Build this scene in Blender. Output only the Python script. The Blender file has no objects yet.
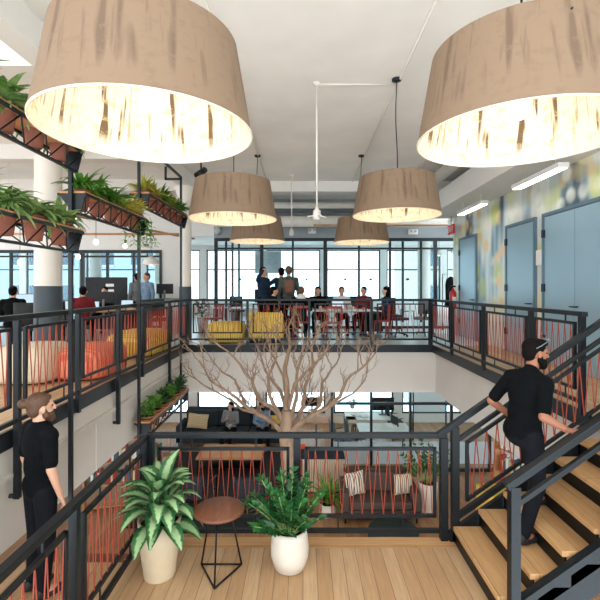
import bpy, math, random
from mathutils import Vector, Matrix, Euler, Quaternion
PI = math.pi
random.seed(7)
sc = bpy.context.scene
col = sc.collection
CAMZ = 1.315
F = 430.0

# ------------------------------------------------------------------ materials
def nt(name):
    m = bpy.data.materials.new(name); m.use_nodes = True
    t = m.node_tree; t.nodes.clear()
    out = t.nodes.new('ShaderNodeOutputMaterial')
    b = t.nodes.new('ShaderNodeBsdfPrincipled')
    t.links.new(b.outputs[0], out.inputs[0])
    return m, t, b, out
def N(t, kind, **kw):
    n = t.nodes.new(kind)
    for k, v in kw.items():
        if k in n.inputs.keys(): n.inputs[k].default_value = v
        else: setattr(n, k, v)
    return n
def lin(c):
    return tuple((x/255/12.92 if x/255 <= .04045 else ((x/255+.055)/1.055)**2.4) for x in c) + (1,)
def coords(t, scale=(1,1,1), rot=(0,0,0), kind='Object'):
    tc = N(t, 'ShaderNodeTexCoord'); mp = N(t, 'ShaderNodeMapping')
    mp.inputs['Scale'].default_value = scale; mp.inputs['Rotation'].default_value = rot
    t.links.new(tc.outputs[kind], mp.inputs[0]); return mp.outputs[0]
def ramp(t, fac, stops, interp='LINEAR'):
    r = N(t, 'ShaderNodeValToRGB'); r.color_ramp.interpolation = interp
    e = r.color_ramp.elements
    e[0].position = stops[0][0]; e[0].color = stops[0][1]
    e[1].position = stops[-1][0]; e[1].color = stops[-1][1]
    for p, c in stops[1:-1]:
        x = e.new(p); x.color = c
    t.links.new(fac, r.inputs[0]); return r.outputs[0]
def mixc(t, fac, a, b, mode='MIX'):
    m = N(t, 'ShaderNodeMix', data_type='RGBA', blend_type=mode)
    for sock, v in ((m.inputs[0], fac), (m.inputs[6], a), (m.inputs[7], b)):
        if hasattr(v, 'links') or isinstance(v, bpy.types.NodeSocket): t.links.new(v, sock)
        else: sock.default_value = v
    return m.outputs[2]
def noise(t, vec, scale=5, detail=3, rough=.5):
    n = N(t, 'ShaderNodeTexNoise'); n.inputs['Scale'].default_value = scale
    n.inputs['Detail'].default_value = detail; n.inputs['Roughness'].default_value = rough
    t.links.new(vec, n.inputs['Vector']); return n.outputs[0]
def bump(t, b, h, strength=.2, dist=.01):
    n = N(t, 'ShaderNodeBump'); n.inputs['Strength'].default_value = strength
    n.inputs['Distance'].default_value = dist
    t.links.new(h, n.inputs['Height']); t.links.new(n.outputs[0], b.inputs['Normal'])
M = {}
def plain(key, rgb, rough=.55, metal=0, var=.12, scale=6, bmp=.0, kind='Object', stretch=(1,1,1)):
    m, t, b, o = nt(key)
    v = coords(t, stretch, kind=kind); n = noise(t, v, scale, 4)
    c = lin(rgb); d = tuple(x*(1-var) for x in c[:3]) + (1,); l = tuple(min(1, x*(1+var)) for x in c[:3]) + (1,)
    t.links.new(ramp(t, n, [(.3, d), (.7, l)]), b.inputs['Base Color'])
    b.inputs['Roughness'].default_value = rough; b.inputs['Metallic'].default_value = metal
    if rough >= .85: b.inputs['Specular IOR Level'].default_value = .12
    if bmp: bump(t, b, n, bmp)
    M[key] = m; return m
def emis(key, rgb, strength):
    m, t, b, o = nt(key); t.nodes.remove(b)
    e = N(t, 'ShaderNodeEmission'); e.inputs[0].default_value = lin(rgb); e.inputs[1].default_value = strength
    t.links.new(e.outputs[0], o.inputs[0]); M[key] = m; return m
def wood(key, a, b_, plank=.13, length=1.6, rough=.4, rot=PI/2, gap=.003, grain=.2):
    m, t, b, o = nt(key)
    v = coords(t, (1,1,1), (0,0,rot))
    br = N(t, 'ShaderNodeTexBrick'); t.links.new(v, br.inputs['Vector'])
    br.inputs['Color1'].default_value = lin(a); br.inputs['Color2'].default_value = lin(b_)
    br.inputs['Mortar'].default_value = tuple(x*.35 for x in lin(a)[:3]) + (1,)
    br.inputs['Scale'].default_value = 1; br.inputs['Mortar Size'].default_value = gap
    br.inputs['Brick Width'].default_value = length; br.inputs['Row Height'].default_value = plank
    v2 = coords(t, (26, 2, 26) if rot else (2, 26, 26)); n = noise(t, v2, 1.5, 5, .6)
    g = ramp(t, n, [(.35, (1-grain,)*3+(1,)), (.65, (1,1,1,1))])
    t.links.new(mixc(t, 1.0, br.outputs[0], g, 'MULTIPLY'), b.inputs['Base Color'])
    b.inputs['Roughness'].default_value = rough; M[key] = m; return m

plain('steel', (21,28,33), .42, .3, .1, 20)
plain('black_metal', (18,20,22), .4, .5, .1, 20)
plain('dark_paint', (44,52,58), .5)
plain('white_paint', (232,228,222), .6, 0, .03, 2)
plain('ceiling_paint', (240,236,230), .8, 0, .05, 1.2, .15)
plain('wall_white', (236,233,228), .7, 0, .03, 2)
plain('fascia', (202,196,188), .75, 0, .04, 1.5)
plain('bulkhead', (150,158,162), .7, 0, .04, 2)
plain('column_white', (232,226,216), .6, 0, .05, 1.5)
plain('column_dark', (62,74,82), .6, 0, .1, 3)
plain('pipe', (225,220,210), .4, 0, .05, 4)
plain('pipe_copper', (206,150,104), .4, .2, .1, 4)
plain('concrete', (196,202,204), .3, 0, .06, .8)
plain('cord_red', (156,64,44), .7, 0, .1, 30)
plain('bark', (150,126,106), .85, 0, .28, 14, .5, stretch=(1,1,.25))
plain('terracotta', (142,86,68), .8, 0, .15, 12)
plain('pot_cream', (216,198,168), .5, 0, .06, 6)
plain('pot_white', (226,218,204), .35, 0, .04, 6)
plain('soil', (48,36,28), .95, 0, .4, 60, .6)
plain('walnut', (118,72,50), .38, 0, .3, 6, stretch=(14,1,14))
plain('table_wood', (196,142,92), .45, 0, .15, 5, stretch=(1,14,14))
plain('shelf_wood', (196,140,92), .5, 0, .18, 5, stretch=(14,1,14))
plain('sofa_dark', (52,58,64), .9, 0, .15, 60, .2)
plain('sofa_brown', (88,76,70), .9, 0, .15, 60, .2)
plain('ottoman_green', (52,62,60), .9, 0, .15, 60)
plain('rug_dark', (58,58,60), .95, 0, .25, 30)
plain('red_plastic', (150,48,46), .4, 0, .05)
plain('orange_fabric', (226,92,62), .85, 0, .08, 40)
plain('cream_fabric', (222,208,184), .9, 0, .08, 40)
plain('yellow_pillow', (214,182,92), .9, 0, .1, 40)
plain('desk_white', (226,228,228), .35, 0, .02)
plain('office_black', (30,33,38), .7, 0, .15, 20)
plain('office_grey', (110,118,124), .7, 0, .1, 20)
plain('screen', (22,26,32), .2, 0, .05)
plain('paper', (240,240,238), .8, 0, .02)
plain('door_blue', (150,178,192), .28, .1, .04, 1.2)
plain('door_frame', (96,122,138), .35, .3, .05)
plain('hinge', (40,46,50), .4, .6)
plain('exit_red', (214,40,38), .4)
plain('extinguisher', (200,36,34), .3)
plain('skin', (206,158,132), .55, 0, .04, 8)
plain('skin_tan', (160,106,80), .55, 0, .04, 8)
plain('hair_dark', (17,12,11), .85, 0, .3, 40)
plain('hair_brown', (84,56,38), .6, 0, .3, 40)
plain('cloth_black', (9,12,15), .9, 0, .2, 14, .2)
plain('cloth_trouser', (20,22,27), .9, 0, .2, 14)
plain('cloth_navy', (36,52,72), .9, 0, .2, 14)
plain('cloth_grey', (128,130,132), .9, 0, .15, 14)
plain('cloth_denim', (116,140,164), .9, 0, .2, 14)
plain('cloth_olive', (84,88,82), .9, 0, .15, 14)
plain('cloth_white', (222,222,220), .9, 0, .05, 14)
plain('cloth_maroon', (120,42,48), .9, 0, .15, 14)
plain('backpack', (118,80,66), .8, 0, .15, 14)
plain('shoe', (30,28,28), .6)
plain('eye', (30,22,18), .2)
plain('lip', (150,88,78), .5)
plain('grey_box', (176,182,184), .5)
plain('facade', (150,164,176), .8, 0, .06, .3)
plain('facade_warm', (176,166,156), .8, 0, .06, .3)
plain('facade_glass', (70,88,104), .2, 0, .2, .4)
plain('beam_steel', (72,78,82), .5, .2)
plain('book_a', (176,60,50), .7); plain('book_b', (60,92,120), .7); plain('book_c', (222,206,170), .7); plain('book_d', (70,110,80), .7)
wood('floor_oak', (212,176,136), (194,152,110), .125, 1.7)
wood('floor_oak_low', (196,148,102), (172,124,82), .14, 1.6)
wood('nosing', (218,170,116), (204,154,102), .6, 2.2, rot=0)
wood('tread_wood', (214,168,116), (196,148,100), .3, 3, rot=PI/2)
emis('bulb', (255,240,214), 30)
emis('tube', (255,250,240), 9)
emis('fill_tube_low', (255,246,230), 18)  # stronger glow for the lamps added under the lower ceiling
emis('pendant_glow', (255,240,215), 5)
emis('screen_glow', (200,225,240), 1.0)

def stripes(key, a, b_, freq, axis=0, sharp=.5, rough=.85, width=.5):
    m, t, b, o = nt(key)
    tc = N(t, 'ShaderNodeTexCoord'); sx = N(t, 'ShaderNodeSeparateXYZ'); t.links.new(tc.outputs['Object'], sx.inputs[0])
    mu = N(t, 'ShaderNodeMath', operation='MULTIPLY'); t.links.new(sx.outputs[axis], mu.inputs[0]); mu.inputs[1].default_value = freq
    fr = N(t, 'ShaderNodeMath', operation='FRACT'); t.links.new(mu.outputs[0], fr.inputs[0])
    c = ramp(t, fr.outputs[0], [(0, lin(a)), (width, lin(b_))], 'CONSTANT')
    n = noise(t, tc.outputs['Object'], 40, 3)
    t.links.new(mixc(t, .25, c, ramp(t, n, [(.3, (0,0,0,1)), (.7, (1,1,1,1))]), 'SOFT_LIGHT'), b.inputs['Base Color'])
    b.inputs['Roughness'].default_value = rough; M[key] = m
stripes('yellow_fabric', (236,206,112), (214,176,70), 18, 0)
stripes('yellow_fabric_side', (232,202,104), (206,170,66), 14, 1)
stripes('orange_stripe', (224,104,78), (238,140,108), 14, 1)
stripes('pillow_stripe', (228,214,190), (110,98,88), 22, 2, width=.68)
stripes('pillow_beige', (212,192,152), (188,166,124), 20, 2)
stripes('pillow_black', (232,224,206), (44,40,40), 16, 0, width=.72)
stripes('tambour', (222,204,178), (180,160,134), 24, 0)
stripes('rug_pattern', (96,92,90), (150,138,124), 3, 0, width=.8)

def leafmat(key, a, b_, pale=None):
    m, t, b, o = nt(key)
    oi = N(t, 'ShaderNodeTexCoord'); n = noise(t, oi.outputs['Object'], 9, 2)
    c = ramp(t, n, [(.35, lin(a)), (.65, lin(b_))])
    if pale:
        uv = N(t, 'ShaderNodeSeparateXYZ'); t.links.new(oi.outputs['UV'], uv.inputs[0])
        s = N(t, 'ShaderNodeMath', operation='SUBTRACT'); t.links.new(uv.outputs[0], s.inputs[0]); s.inputs[1].default_value = .5
        ab = N(t, 'ShaderNodeMath', operation='ABSOLUTE'); t.links.new(s.outputs[0], ab.inputs[0])
        n2 = noise(t, oi.outputs['Object'], 45, 4)
        ad = N(t, 'ShaderNodeMath', operation='MULTIPLY_ADD'); t.links.new(n2, ad.inputs[0]); ad.inputs[1].default_value = .35; t.links.new(ab.outputs[0], ad.inputs[2])
        f = ramp(t, ad.outputs[0], [(.36, (1,1,1,1)), (.48, (0,0,0,1))])
        c = mixc(t, f, c, lin(pale))
    t.links.new(c, b.inputs['Base Color']); b.inputs['Roughness'].default_value = .4
    M[key] = m
leafmat('leaf_green', (58,118,40), (110,160,56))
leafmat('leaf_mid', (96,136,70), (158,178,112))
leafmat('leaf_yellow', (150,170,60), (206,190,84))
leafmat('leaf_dark', (22,66,34), (44,104,50))
leafmat('leaf_zz', (20,72,36), (46,112,50))
leafmat('leaf_pale', (30,84,44), (52,112,58), (160,190,138))

def shade_mat(key, base, dark, ground, soft=.05, thr=(.5,.56)):
    m, t, b, o = nt(key)
    tc = N(t, 'ShaderNodeTexCoord')
    def vec(sc_): 
        mp = N(t, 'ShaderNodeMapping'); mp.inputs['Scale'].default_value = sc_; t.links.new(tc.outputs['UV'], mp.inputs[0]); return mp.outputs[0]
    n1 = noise(t, vec((30, .5, 1)), 1.6, 2, .5)          # tree trunks of the print
    n2 = noise(t, vec((70, .8, 1)), 1.5, 2, .5)
    n3 = noise(t, vec((22, 5, 1)), 2, 5, .7)
    f1 = ramp(t, n1, [(thr[0]+.06, (0,0,0,1)), (thr[0]+.06+soft, (1,1,1,1))])
    f2 = ramp(t, n2, [(.60, (0,0,0,1)), (.66, (.6,.6,.6,1))])
    uv = N(t, 'ShaderNodeSeparateXYZ'); t.links.new(tc.outputs['UV'], uv.inputs[0])
    ad = N(t, 'ShaderNodeMath', operation='MULTIPLY_ADD'); t.links.new(n3, ad.inputs[0]); ad.inputs[1].default_value = .3; t.links.new(uv.outputs[1], ad.inputs[2])
    g = ramp(t, ad.outputs[0], [(.28, (0,0,0,1)), (.42, (1,1,1,1))])   # print fades out on the forest ground
    c = mixc(t, mixc(t, 1, f1, g, 'MULTIPLY'), lin(base), lin(dark))
    c = mixc(t, mixc(t, 1, f2, g, 'MULTIPLY'), c, lin(dark))
    gr = ramp(t, n3, [(.52, (0,0,0,1)), (.64, (.8,.8,.8,1))])
    c = mixc(t, gr, c, lin(ground))
    t.links.new(c, b.inputs['Base Color']); b.inputs['Roughness'].default_value = .8
    M[key] = m
shade_mat('shade_outer', (132,108,86), (106,84,66), (124,101,80), soft=.12)
shade_mat('shade_inner', (226,208,178), (96,74,50), (184,160,124))

def glassmat(key, tint, refl=.06, frost=None):
    m, t, b, o = nt(key); t.nodes.remove(b)
    tr = N(t, 'ShaderNodeBsdfTransparent'); tr.inputs[0].default_value = tint
    gl = N(t, 'ShaderNodeBsdfGlossy'); gl.inputs['Roughness'].default_value = .03
    lw = N(t, 'ShaderNodeLayerWeight'); lw.inputs[0].default_value = .25
    mu = N(t, 'ShaderNodeMath', operation='MULTIPLY'); t.links.new(lw.outputs[0], mu.inputs[0]); mu.inputs[1].default_value = .6
    mx = N(t, 'ShaderNodeMixShader'); t.links.new(mu.outputs[0], mx.inputs[0]); t.links.new(tr.outputs[0], mx.inputs[1]); t.links.new(gl.outputs[0], mx.inputs[2])
    last = mx
    if frost:
        d = N(t, 'ShaderNodeBsdfDiffuse'); d.inputs[0].default_value = lin(frost)
        tl = N(t, 'ShaderNodeBsdfTranslucent'); tl.inputs[0].default_value = lin(frost)
        a = N(t, 'ShaderNodeMixShader'); t.links.new(d.outputs[0], a.inputs[1]); t.links.new(tl.outputs[0], a.inputs[2])
        e = N(t, 'ShaderNodeMixShader'); e.inputs[0].default_value = .8
        t.links.new(mx.outputs[0], e.inputs[1]); t.links.new(a.outputs[0], e.inputs[2]); last = e
    t.links.new(last.outputs[0], o.inputs[0]); M[key] = m
glassmat('glass', (.88,.96,.98,1)); glassmat('frosted', (.93,.97,.98,1), frost=(232,242,246))

def mural():
    m, t, b, o = nt('mural')
    v = coords(t)
    vs = coords(t, (.5,1.2,.22))
    base = ramp(t, noise(t, vs, 1.3, 2), [(.36, lin((62,82,98))), (.44, lin((146,172,184))), (.52, lin((220,224,216)))])
    def blobs(scale, offs, thr, colr, c):
        mp = N(t, 'ShaderNodeMapping'); mp.inputs['Location'].default_value = offs; t.links.new(v, mp.inputs[0])
        vo = N(t, 'ShaderNodeTexVoronoi', feature='F1'); vo.inputs['Scale'].default_value = scale; vo.inputs['Randomness'].default_value = .9
        t.links.new(mp.outputs[0], vo.inputs['Vector'])
        f = ramp(t, vo.outputs['Distance'], [(thr-.06, (.85,.85,.85,1)), (thr+.13, (0,0,0,1))])
        gate = ramp(t, noise(t, mp.outputs[0], .9, 1), [(.42, (0,0,0,1)), (.56, (1,1,1,1))])
        z = N(t, 'ShaderNodeSeparateXYZ'); t.links.new(v, z.inputs[0])
        up = ramp(t, z.outputs[2], [(.35, (0,0,0,1)), (1, (1,1,1,1))])
        fz = mixc(t, 1, mixc(t, 1, f, gate, 'MULTIPLY'), up, 'MULTIPLY')
        return mixc(t, fz, c, lin(colr))
    c = blobs(1.5, (3,1,0), .36, (240,226,176), base)
    c = blobs(1.3, (9,4,2), .32, (196,204,110), c)
    c = blobs(2.2, (5,7,3), .30, (240,204,140), c)
    c = blobs(2.6, (1,2,8), .28, (236,238,226), c)
    t.links.new(c, b.inputs['Base Color']); b.inputs['Roughness'].default_value = .35
    M['mural'] = m
mural()

# ------------------------------------------------------------------ mesh builder
class MB:
    def __init__(s): s.v = []; s.f = []; s.uv = {}; s.sm = []
    def add(s, vs, fs, smooth=False, uvs=None):
        o = len(s.v); s.v += [tuple(x) for x in vs]
        for i, f in enumerate(fs):
            if uvs: s.uv[len(s.f)] = uvs[i]
            s.f.append(tuple(a+o for a in f)); s.sm.append(smooth)
        return s
    def box(s, x0, x1, y0, y1, z0, z1):
        v = [(x, y, z) for z in (z0, z1) for y in (y0, y1) for x in (x0, x1)]
        return s.add(v, [(0,2,3,1),(4,5,7,6),(0,1,5,4),(2,6,7,3),(0,4,6,2),(1,3,7,5)])
    def obox(s, c, size, rot=(0,0,0)):
        R = Euler(rot).to_matrix(); c = Vector(c)
        v = [c + R @ Vector((x*size[0]/2, y*size[1]/2, z*size[2]/2)) for z in (-1,1) for y in (-1,1) for x in (-1,1)]
        return s.add(v, [(0,2,3,1),(4,5,7,6),(0,1,5,4),(2,6,7,3),(0,4,6,2),(1,3,7,5)])
    def beam(s, a, b, w, h=None, up=(0,0,1)):
        h = h or w; a = Vector(a); b = Vector(b); d = (b-a).normalized(); u = Vector(up)
        if abs(d.dot(u)) > .98: u = Vector((0,1,0))
        r = d.cross(u).normalized(); u = r.cross(d)
        v = [p + r*x*w/2 + u*z*h/2 for p in (a, b) for x, z in ((-1,-1),(1,-1),(1,1),(-1,1))]
        return s.add(v, [(0,1,2,3),(7,6,5,4),(0,4,5,1),(1,5,6,2),(2,6,7,3),(3,7,4,0)])
    def tube(s, pts, r, n=8, caps=True):
        pts = [Vector(p) for p in pts]; rs = r if isinstance(r, (list, tuple)) else [r]*len(pts)
        vs = []; fs = []; ref = None
        for i, p in enumerate(pts):
            d = (pts[min(i+1, len(pts)-1)] - pts[max(i-1, 0)]).normalized()
            if ref is None:
                ref = d.orthogonal().normalized()
            else:
                ref = (ref - d*ref.dot(d)); ref = ref.normalized() if ref.length > 1e-6 else d.orthogonal().normalized()
            q = d.cross(ref)
            for k in range(n):
                a = 2*PI*k/n; vs.append(p + (ref*math.cos(a) + q*math.sin(a))*rs[i])
        for i in range(len(pts)-1):
            for k in range(n):
                k2 = (k+1) % n; fs.append((i*n+k, i*n+k2, (i+1)*n+k2, (i+1)*n+k))
        s.add(vs, fs, True)
        if caps:
            o = len(s.v) - len(vs)
            s.f.append(tuple(o+k for k in reversed(range(n)))); s.sm.append(False)
            s.f.append(tuple(o+(len(pts)-1)*n+k for k in range(n))); s.sm.append(False)
        return s
    def lathe(s, prof, c=(0,0,0), n=24, uv=False, close=False):
        vs = []; fs = []; uvs = []; m = len(prof)
        for j, (r, z) in enumerate(prof):
            for k in range(n):
                a = 2*PI*k/n; vs.append((c[0]+r*math.cos(a), c[1]+r*math.sin(a), c[2]+z))
        for j in range(m-1):
            for k in range(n):
                k2 = (k+1) % n; fs.append((j*n+k, j*n+k2, (j+1)*n+k2, (j+1)*n+k))
                u0, u1 = k/n, (k+1)/n; v0, v1 = j/(m-1), (j+1)/(m-1)
                uvs.append(((u0,v0),(u1,v0),(u1,v1),(u0,v1)))
        s.add(vs, fs, True, uvs if uv else None)
        return s
    def disc(s, c, r, n=24, up=True):
        vs = [(c[0]+r*math.cos(2*PI*k/n), c[1]+r*math.sin(2*PI*k/n), c[2]) for k in range(n)]
        return s.add(vs, [tuple(range(n)) if up else tuple(reversed(range(n)))])
    def ell(s, c, rad, rot=None, n=14, m=9):
        R = rot if rot is not None else Matrix.Identity(3); c = Vector(c)
        if isinstance(R, (tuple, list)): R = Euler(R).to_matrix()
        vs = [c + R @ Vector((0,0,-rad[2]))]; fs = []
        for j in range(1, m):
            ph = -PI/2 + PI*j/m
            for k in range(n):
                a = 2*PI*k/n
                vs.append(c + R @ Vector((rad[0]*math.cos(ph)*math.cos(a), rad[1]*math.cos(ph)*math.sin(a), rad[2]*math.sin(ph))))
        vs.append(c + R @ Vector((0,0,rad[2]))); T = len(vs)-1
        for k in range(n):
            k2 = (k+1) % n; fs.append((0, 1+k2, 1+k)); fs.append((T, T-n+k, T-n+k2))
            for j in range(m-2): fs.append((1+j*n+k, 1+j*n+k2, 1+(j+1)*n+k2, 1+(j+1)*n+k))
        return s.add(vs, fs, True)
    def cap(s, a, b, r0, r1, n=12):
        a = Vector(a); b = Vector(b); s.tube([a, b], [r0, r1], n); s.ell(a, (r0,)*3, None, n, 7); s.ell(b, (r1,)*3, None, n, 7); return s
    def leaf(s, base, direction, length, width, droop=.5, fold=.15, seg=5, roll=0, shape=.45):
        d = Vector(direction).normalized(); side = d.cross(Vector((0,0,1)))
        side = side.normalized() if side.length > .05 else Vector((1,0,0))
        side = Quaternion(d, roll) @ side
        p = Vector(base); vs = []; fs = []; uvs = []
        for i in range(seg+1):
            q = i/seg; w = width*.5*(math.sin(PI*min(1, q**shape*.98+.01)) ** .8) if 0 < i < seg else width*.04
            up = side.cross(d).normalized()
            vs += [p - side*w + up*w*fold*2, p, p + side*w + up*w*fold*2]
            d = (d + Vector((0,0,-1))*droop/seg).normalized(); p = p + d*(length/seg)
        for i in range(seg):
            a = i*3
            for h in (0, 1):
                fs.append((a+h, a+h+1, a+h+4, a+h+3)); uvs.append(((h/2, i/seg), ((h+1)/2, i/seg), ((h+1)/2, (i+1)/seg), (h/2, (i+1)/seg)))
        return s.add(vs, fs, True, uvs)
    def build(s, name, mat, parent=None, bevel=0, world=False, seg=2, sub=0):
        off = Vector((0,0,0))
        if world and parent:
            p = parent
            while p: off += p.location; p = p.parent
        me = bpy.data.meshes.new(name)
        me.from_pydata([tuple(Vector(v)-off) for v in s.v], [], s.f)
        me.polygons.foreach_set('use_smooth', s.sm)
        if s.uv:
            l = me.uv_layers.new(name='UVMap')
            for fi, q in s.uv.items():
                for li, w in zip(me.polygons[fi].loop_indices, q): l.data[li].uv = w
        me.materials.append(M[mat] if isinstance(mat, str) else mat)
        me.update()
        o = bpy.data.objects.new(name, me); col.objects.link(o)
        if parent: o.parent = parent
        if bevel:
            b = o.modifiers.new('bevel', 'BEVEL'); b.width = bevel; b.segments = seg; b.limit_method = 'ANGLE'
            if seg > 2:
                for p in me.polygons: p.use_smooth = True
        if sub:
            b = o.modifiers.new('sub', 'SUBSURF'); b.levels = b.render_levels = sub
        return o
def tag(o, label=None, cat=None, group=None, kind=None):
    for k, v in (('label', label), ('category', cat), ('group', group), ('kind', kind)):
        if v: o[k] = v
    return o
def thing(name, label, cat, loc=(0,0,0), rz=0, group=None):
    o = bpy.data.objects.new(name, None); o.empty_display_size = .1; col.objects.link(o)
    o.location = loc; o.rotation_euler = (0,0,rz); return tag(o, label, cat, group)
def dup(root, loc=None, rz=None, label=None, group=None):
    def cp(o, par):
        c = o.copy(); col.objects.link(c); c.parent = par
        for ch in list(o.children): cp(ch, c)
        return c
    r = cp(root, None)
    if loc is not None: r.location = loc
    if rz is not None: r.rotation_euler = (0,0,rz)
    if label: r['label'] = label
    if group: r['group'] = group
    return r
def struct(name, mb, mat, label=None, parent=None, bevel=0):
    o = mb.build(name, mat, parent, bevel, world=True)
    if not parent: o['kind'] = 'structure'
    if label: o['label'] = label
    return o
def P(px, py, d):
    return Vector(((px-303)/F*d, d, CAMZ-(py-288)/F*d))
# ------------------------------------------------------------------ room shell
XL, XR, YB, FL2, ZC, FB, LZ = -2.7, 2.97, 9.83, -3.5, 4.2, -1.07, -1.205
struct('floor', MB().box(-16,12,YB,20,-.13,0), 'concrete', 'pale polished floor of the upper level beyond the atrium')
struct('floor', MB().box(-16,XL,.6,YB,-.13,0), 'floor_oak', 'oak plank floor of the upper level on the left')
struct('floor', MB().box(XR,4.3,.5,YB,-.13,0), 'floor_oak', 'walkway floor along the blue doors')
struct('floor', MB().box(-16,12,2.2,16,FL2-.1,FL2), 'floor_oak_low', 'oak floor of the lower level')
struct('floor', MB().box(-1.6,1.5,1.6,4.17,LZ-.22,LZ), 'floor_oak', 'oak plank landing in front')
struct('floor', MB().box(-2.66,-1.66,1.6,3.95,LZ-.22,LZ), 'floor_oak', 'small stair landing at the left')
struct('trim_1', MB().box(-1.6,1.5,4.17,4.35,LZ-.22,LZ+.001), 'nosing', 'cross plank along the landing edge')
# slab edges: black band above, beige fascia below (these bodies also make the lower ceilings)
BACKW=1
struct('ceiling', MB().box(-16,12,YB,20,FB,-.13), 'fascia', 'beige fascia below the back walkway')
struct('ceiling', MB().box(-16,XL,.6,YB,FB,-.13), 'fascia', 'beige fascia below the left floor')
struct('ceiling', MB().box(XR+.06,12,.5,YB,FB,-.13), 'fascia', 'beige fascia below the right walkway')
struct('trim_2', MB().box(XL,XR,YB-.03,YB,-.15,.02), 'steel')
struct('trim_3', MB().box(XL,XL+.03,.6,YB-.03,-.15,.02), 'steel')
struct('trim_4', MB().box(XR-.03,XR,4.42,YB-.03,-.15,.02), 'steel')
struct('trim_5', MB().box(XL,XL+.05,.6,YB,-.42,-.38), 'fascia', 'lip running along the left fascia')
t5 = MB()
for y in (1.2,3.4,5.6,7.8): t5.box(XL,XL+.012,y,y+.03,FB,-.42)
struct('trim_6', t5, 'fascia', 'joint covers between the left fascia panels')
struct('ceiling', MB().box(-2.9,4.45,-4,14,ZC,ZC+.12), 'ceiling_paint', 'high white ceiling over the atrium')
struct('ceiling', MB().box(-16,-2.9,-2,14.2,ZC,ZC+.12), 'ceiling_paint', 'white ceiling over the left office')
struct('ceiling', MB().box(-16,-2.9,14.2,20,3.3,3.42), 'ceiling_paint', 'ceiling of the rooms behind the left office')
struct('ceiling', MB().box(-2.9,12,14.15,20,3.3,3.42), 'ceiling_paint', 'ceiling of the glazed meeting rooms')
struct('ceiling', MB().box(4.45,12,12.3,14,3.3,3.42), 'ceiling_paint', 'ceiling beyond the mural wall')
struct('trim_9', MB().box(-3.1,-2.82,-2,14,3.86,ZC), 'wall_white', 'white beam between the atrium and left office ceilings')
struct('wall_right', MB().box(4.3,4.45,-1,12.3,0,ZC), 'mural', 'blue wall with a blurred woodland mural of yellow light spots')
struct('wall_back', MB().box(-2.9,12,14,14.15,2.94,ZC+.1), 'bulkhead', 'grey bulkhead above the glass partition')
struct('wall_back', MB().box(-16,-4.6,14,14.12,2.55,ZC).box(-4.6,-3.9,14,14.12,0,ZC).box(-3.9,-2.9,14,14.12,3.0,ZC), 'wall_white', 'white wall behind the left office')
struct('trim_7', MB().box(-2.88,4.28,11.6,12.0,3.92,4.2), 'wall_white', 'cross beam under the ceiling')
struct('trim_8', MB().box(3.45,4.3,-1,12.3,3.3,3.78), 'white_paint', 'boxed duct along the mural wall')
# exterior walls with windows
def ext_wall(y, z0, zs, zh, z1, xs, name, idx):
    w = MB().box(xs[0], xs[-1]+.3, y, y+.25, z0, zs).box(xs[0], xs[-1]+.3, y, y+.25, zh, z1)
    for x in xs: w.box(x, x+.3, y, y+.25, zs, zh)
    struct(name, w, 'wall_white')
    for i in range(len(xs)-1):
        a, b = xs[i]+.3, xs[i+1]
        f = MB()
        for x in (a, b-.06): f.box(x, x+.06, y+.08, y+.14, zs, zh)
        for z in (zs, zs+(zh-zs)*.6, zh-.06): f.box(a, b, y+.085, y+.135, z, z+.06)
        wn = struct('window_%d' % (idx+i), f, 'dark_paint')
        struct('pane', MB().box(a, b, y+.10, y+.11, zs, zh), 'glass', parent=wn)
ext_wall(20, 0, .7, 3.1, 3.42, [-16+2.8*i for i in range(11)], 'wall_back', 1)
ext_wall(15.4, FL2, -3.2, -1.25, FB, [-9+2.45*i for i in range(9)], 'wall_back', 20)

# ------------------------------------------------------------------ glass partitions
def partition(name, label, x0, x1, y, ztop, mull, transom, parent_z=0, fw=.07, frost=None, knobs=(), thick=()):
    t = thing(name, label, 'glass partition', (x0, y, parent_z))
    f = MB()
    f.box(x0, x1, y-.04, y+.04, ztop-.1, ztop); f.box(x0, x1, y-.04, y+.04, parent_z, parent_z+.08)
    struct('frame', f, 'steel', parent=t)
    tr = MB().box(x0, x1, y-.035, y+.035, transom-.03, transom+.03); struct('transom', tr, 'steel', parent=t)
    ms = [x0] + list(mull) + [x1]
    for i, x in enumerate(ms):
        w = fw*1.6 if i in thick else fw
        struct('mullion', MB().box(x-w/2, x+w/2, y-.045, y+.045, parent_z+.0, ztop), 'steel', parent=t)
    for a, b in zip(ms[:-1], ms[1:]):
        struct('pane', MB().box(a+fw/2, b-fw/2, y-.005, y+.005, parent_z+.08, ztop-.1), 'glass', parent=t)
        if frost: struct('frosted_band', MB().box(a+fw/2, b-fw/2, y-.012, y-.008, frost[0], frost[1]), 'frosted', parent=t)
    for x, z in knobs:
        k = MB().tube([(x, y-.1, z), (x, y+.1, z)], .035, 12); struct('door_pull', k, 'steel', parent=t)
    return t
partition('glass_partition', 'tall glass partition with dark frames and doors behind the round table', -2.83, 5.6, 14, 2.94,
          [-1.34,-.33,.72,1.82,2.83,4.3], 2.6, knobs=[(-2.05,1.6),(.12,1.6),(1.37,1.6),(2.2,1.6),(3.4,1.6)], thick=(0,1,3,6))
partition('glass_partition', 'glass partition with dark frames behind the desks of the left office', -12, -4.63, 14, 2.55,
          [-10.8,-9.5,-8.2,-7.18,-6.36,-5.5], 2.34, thick=(4,))
partition('glass_partition', 'lower level glass partition with a frosted band behind the brown loveseat', .76, 5.9, 11.3, FB,
          [1.79,2.82,3.9,4.9], -1.72, parent_z=FL2, frost=(-3.3,-2.72), fw=.06)
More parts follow.
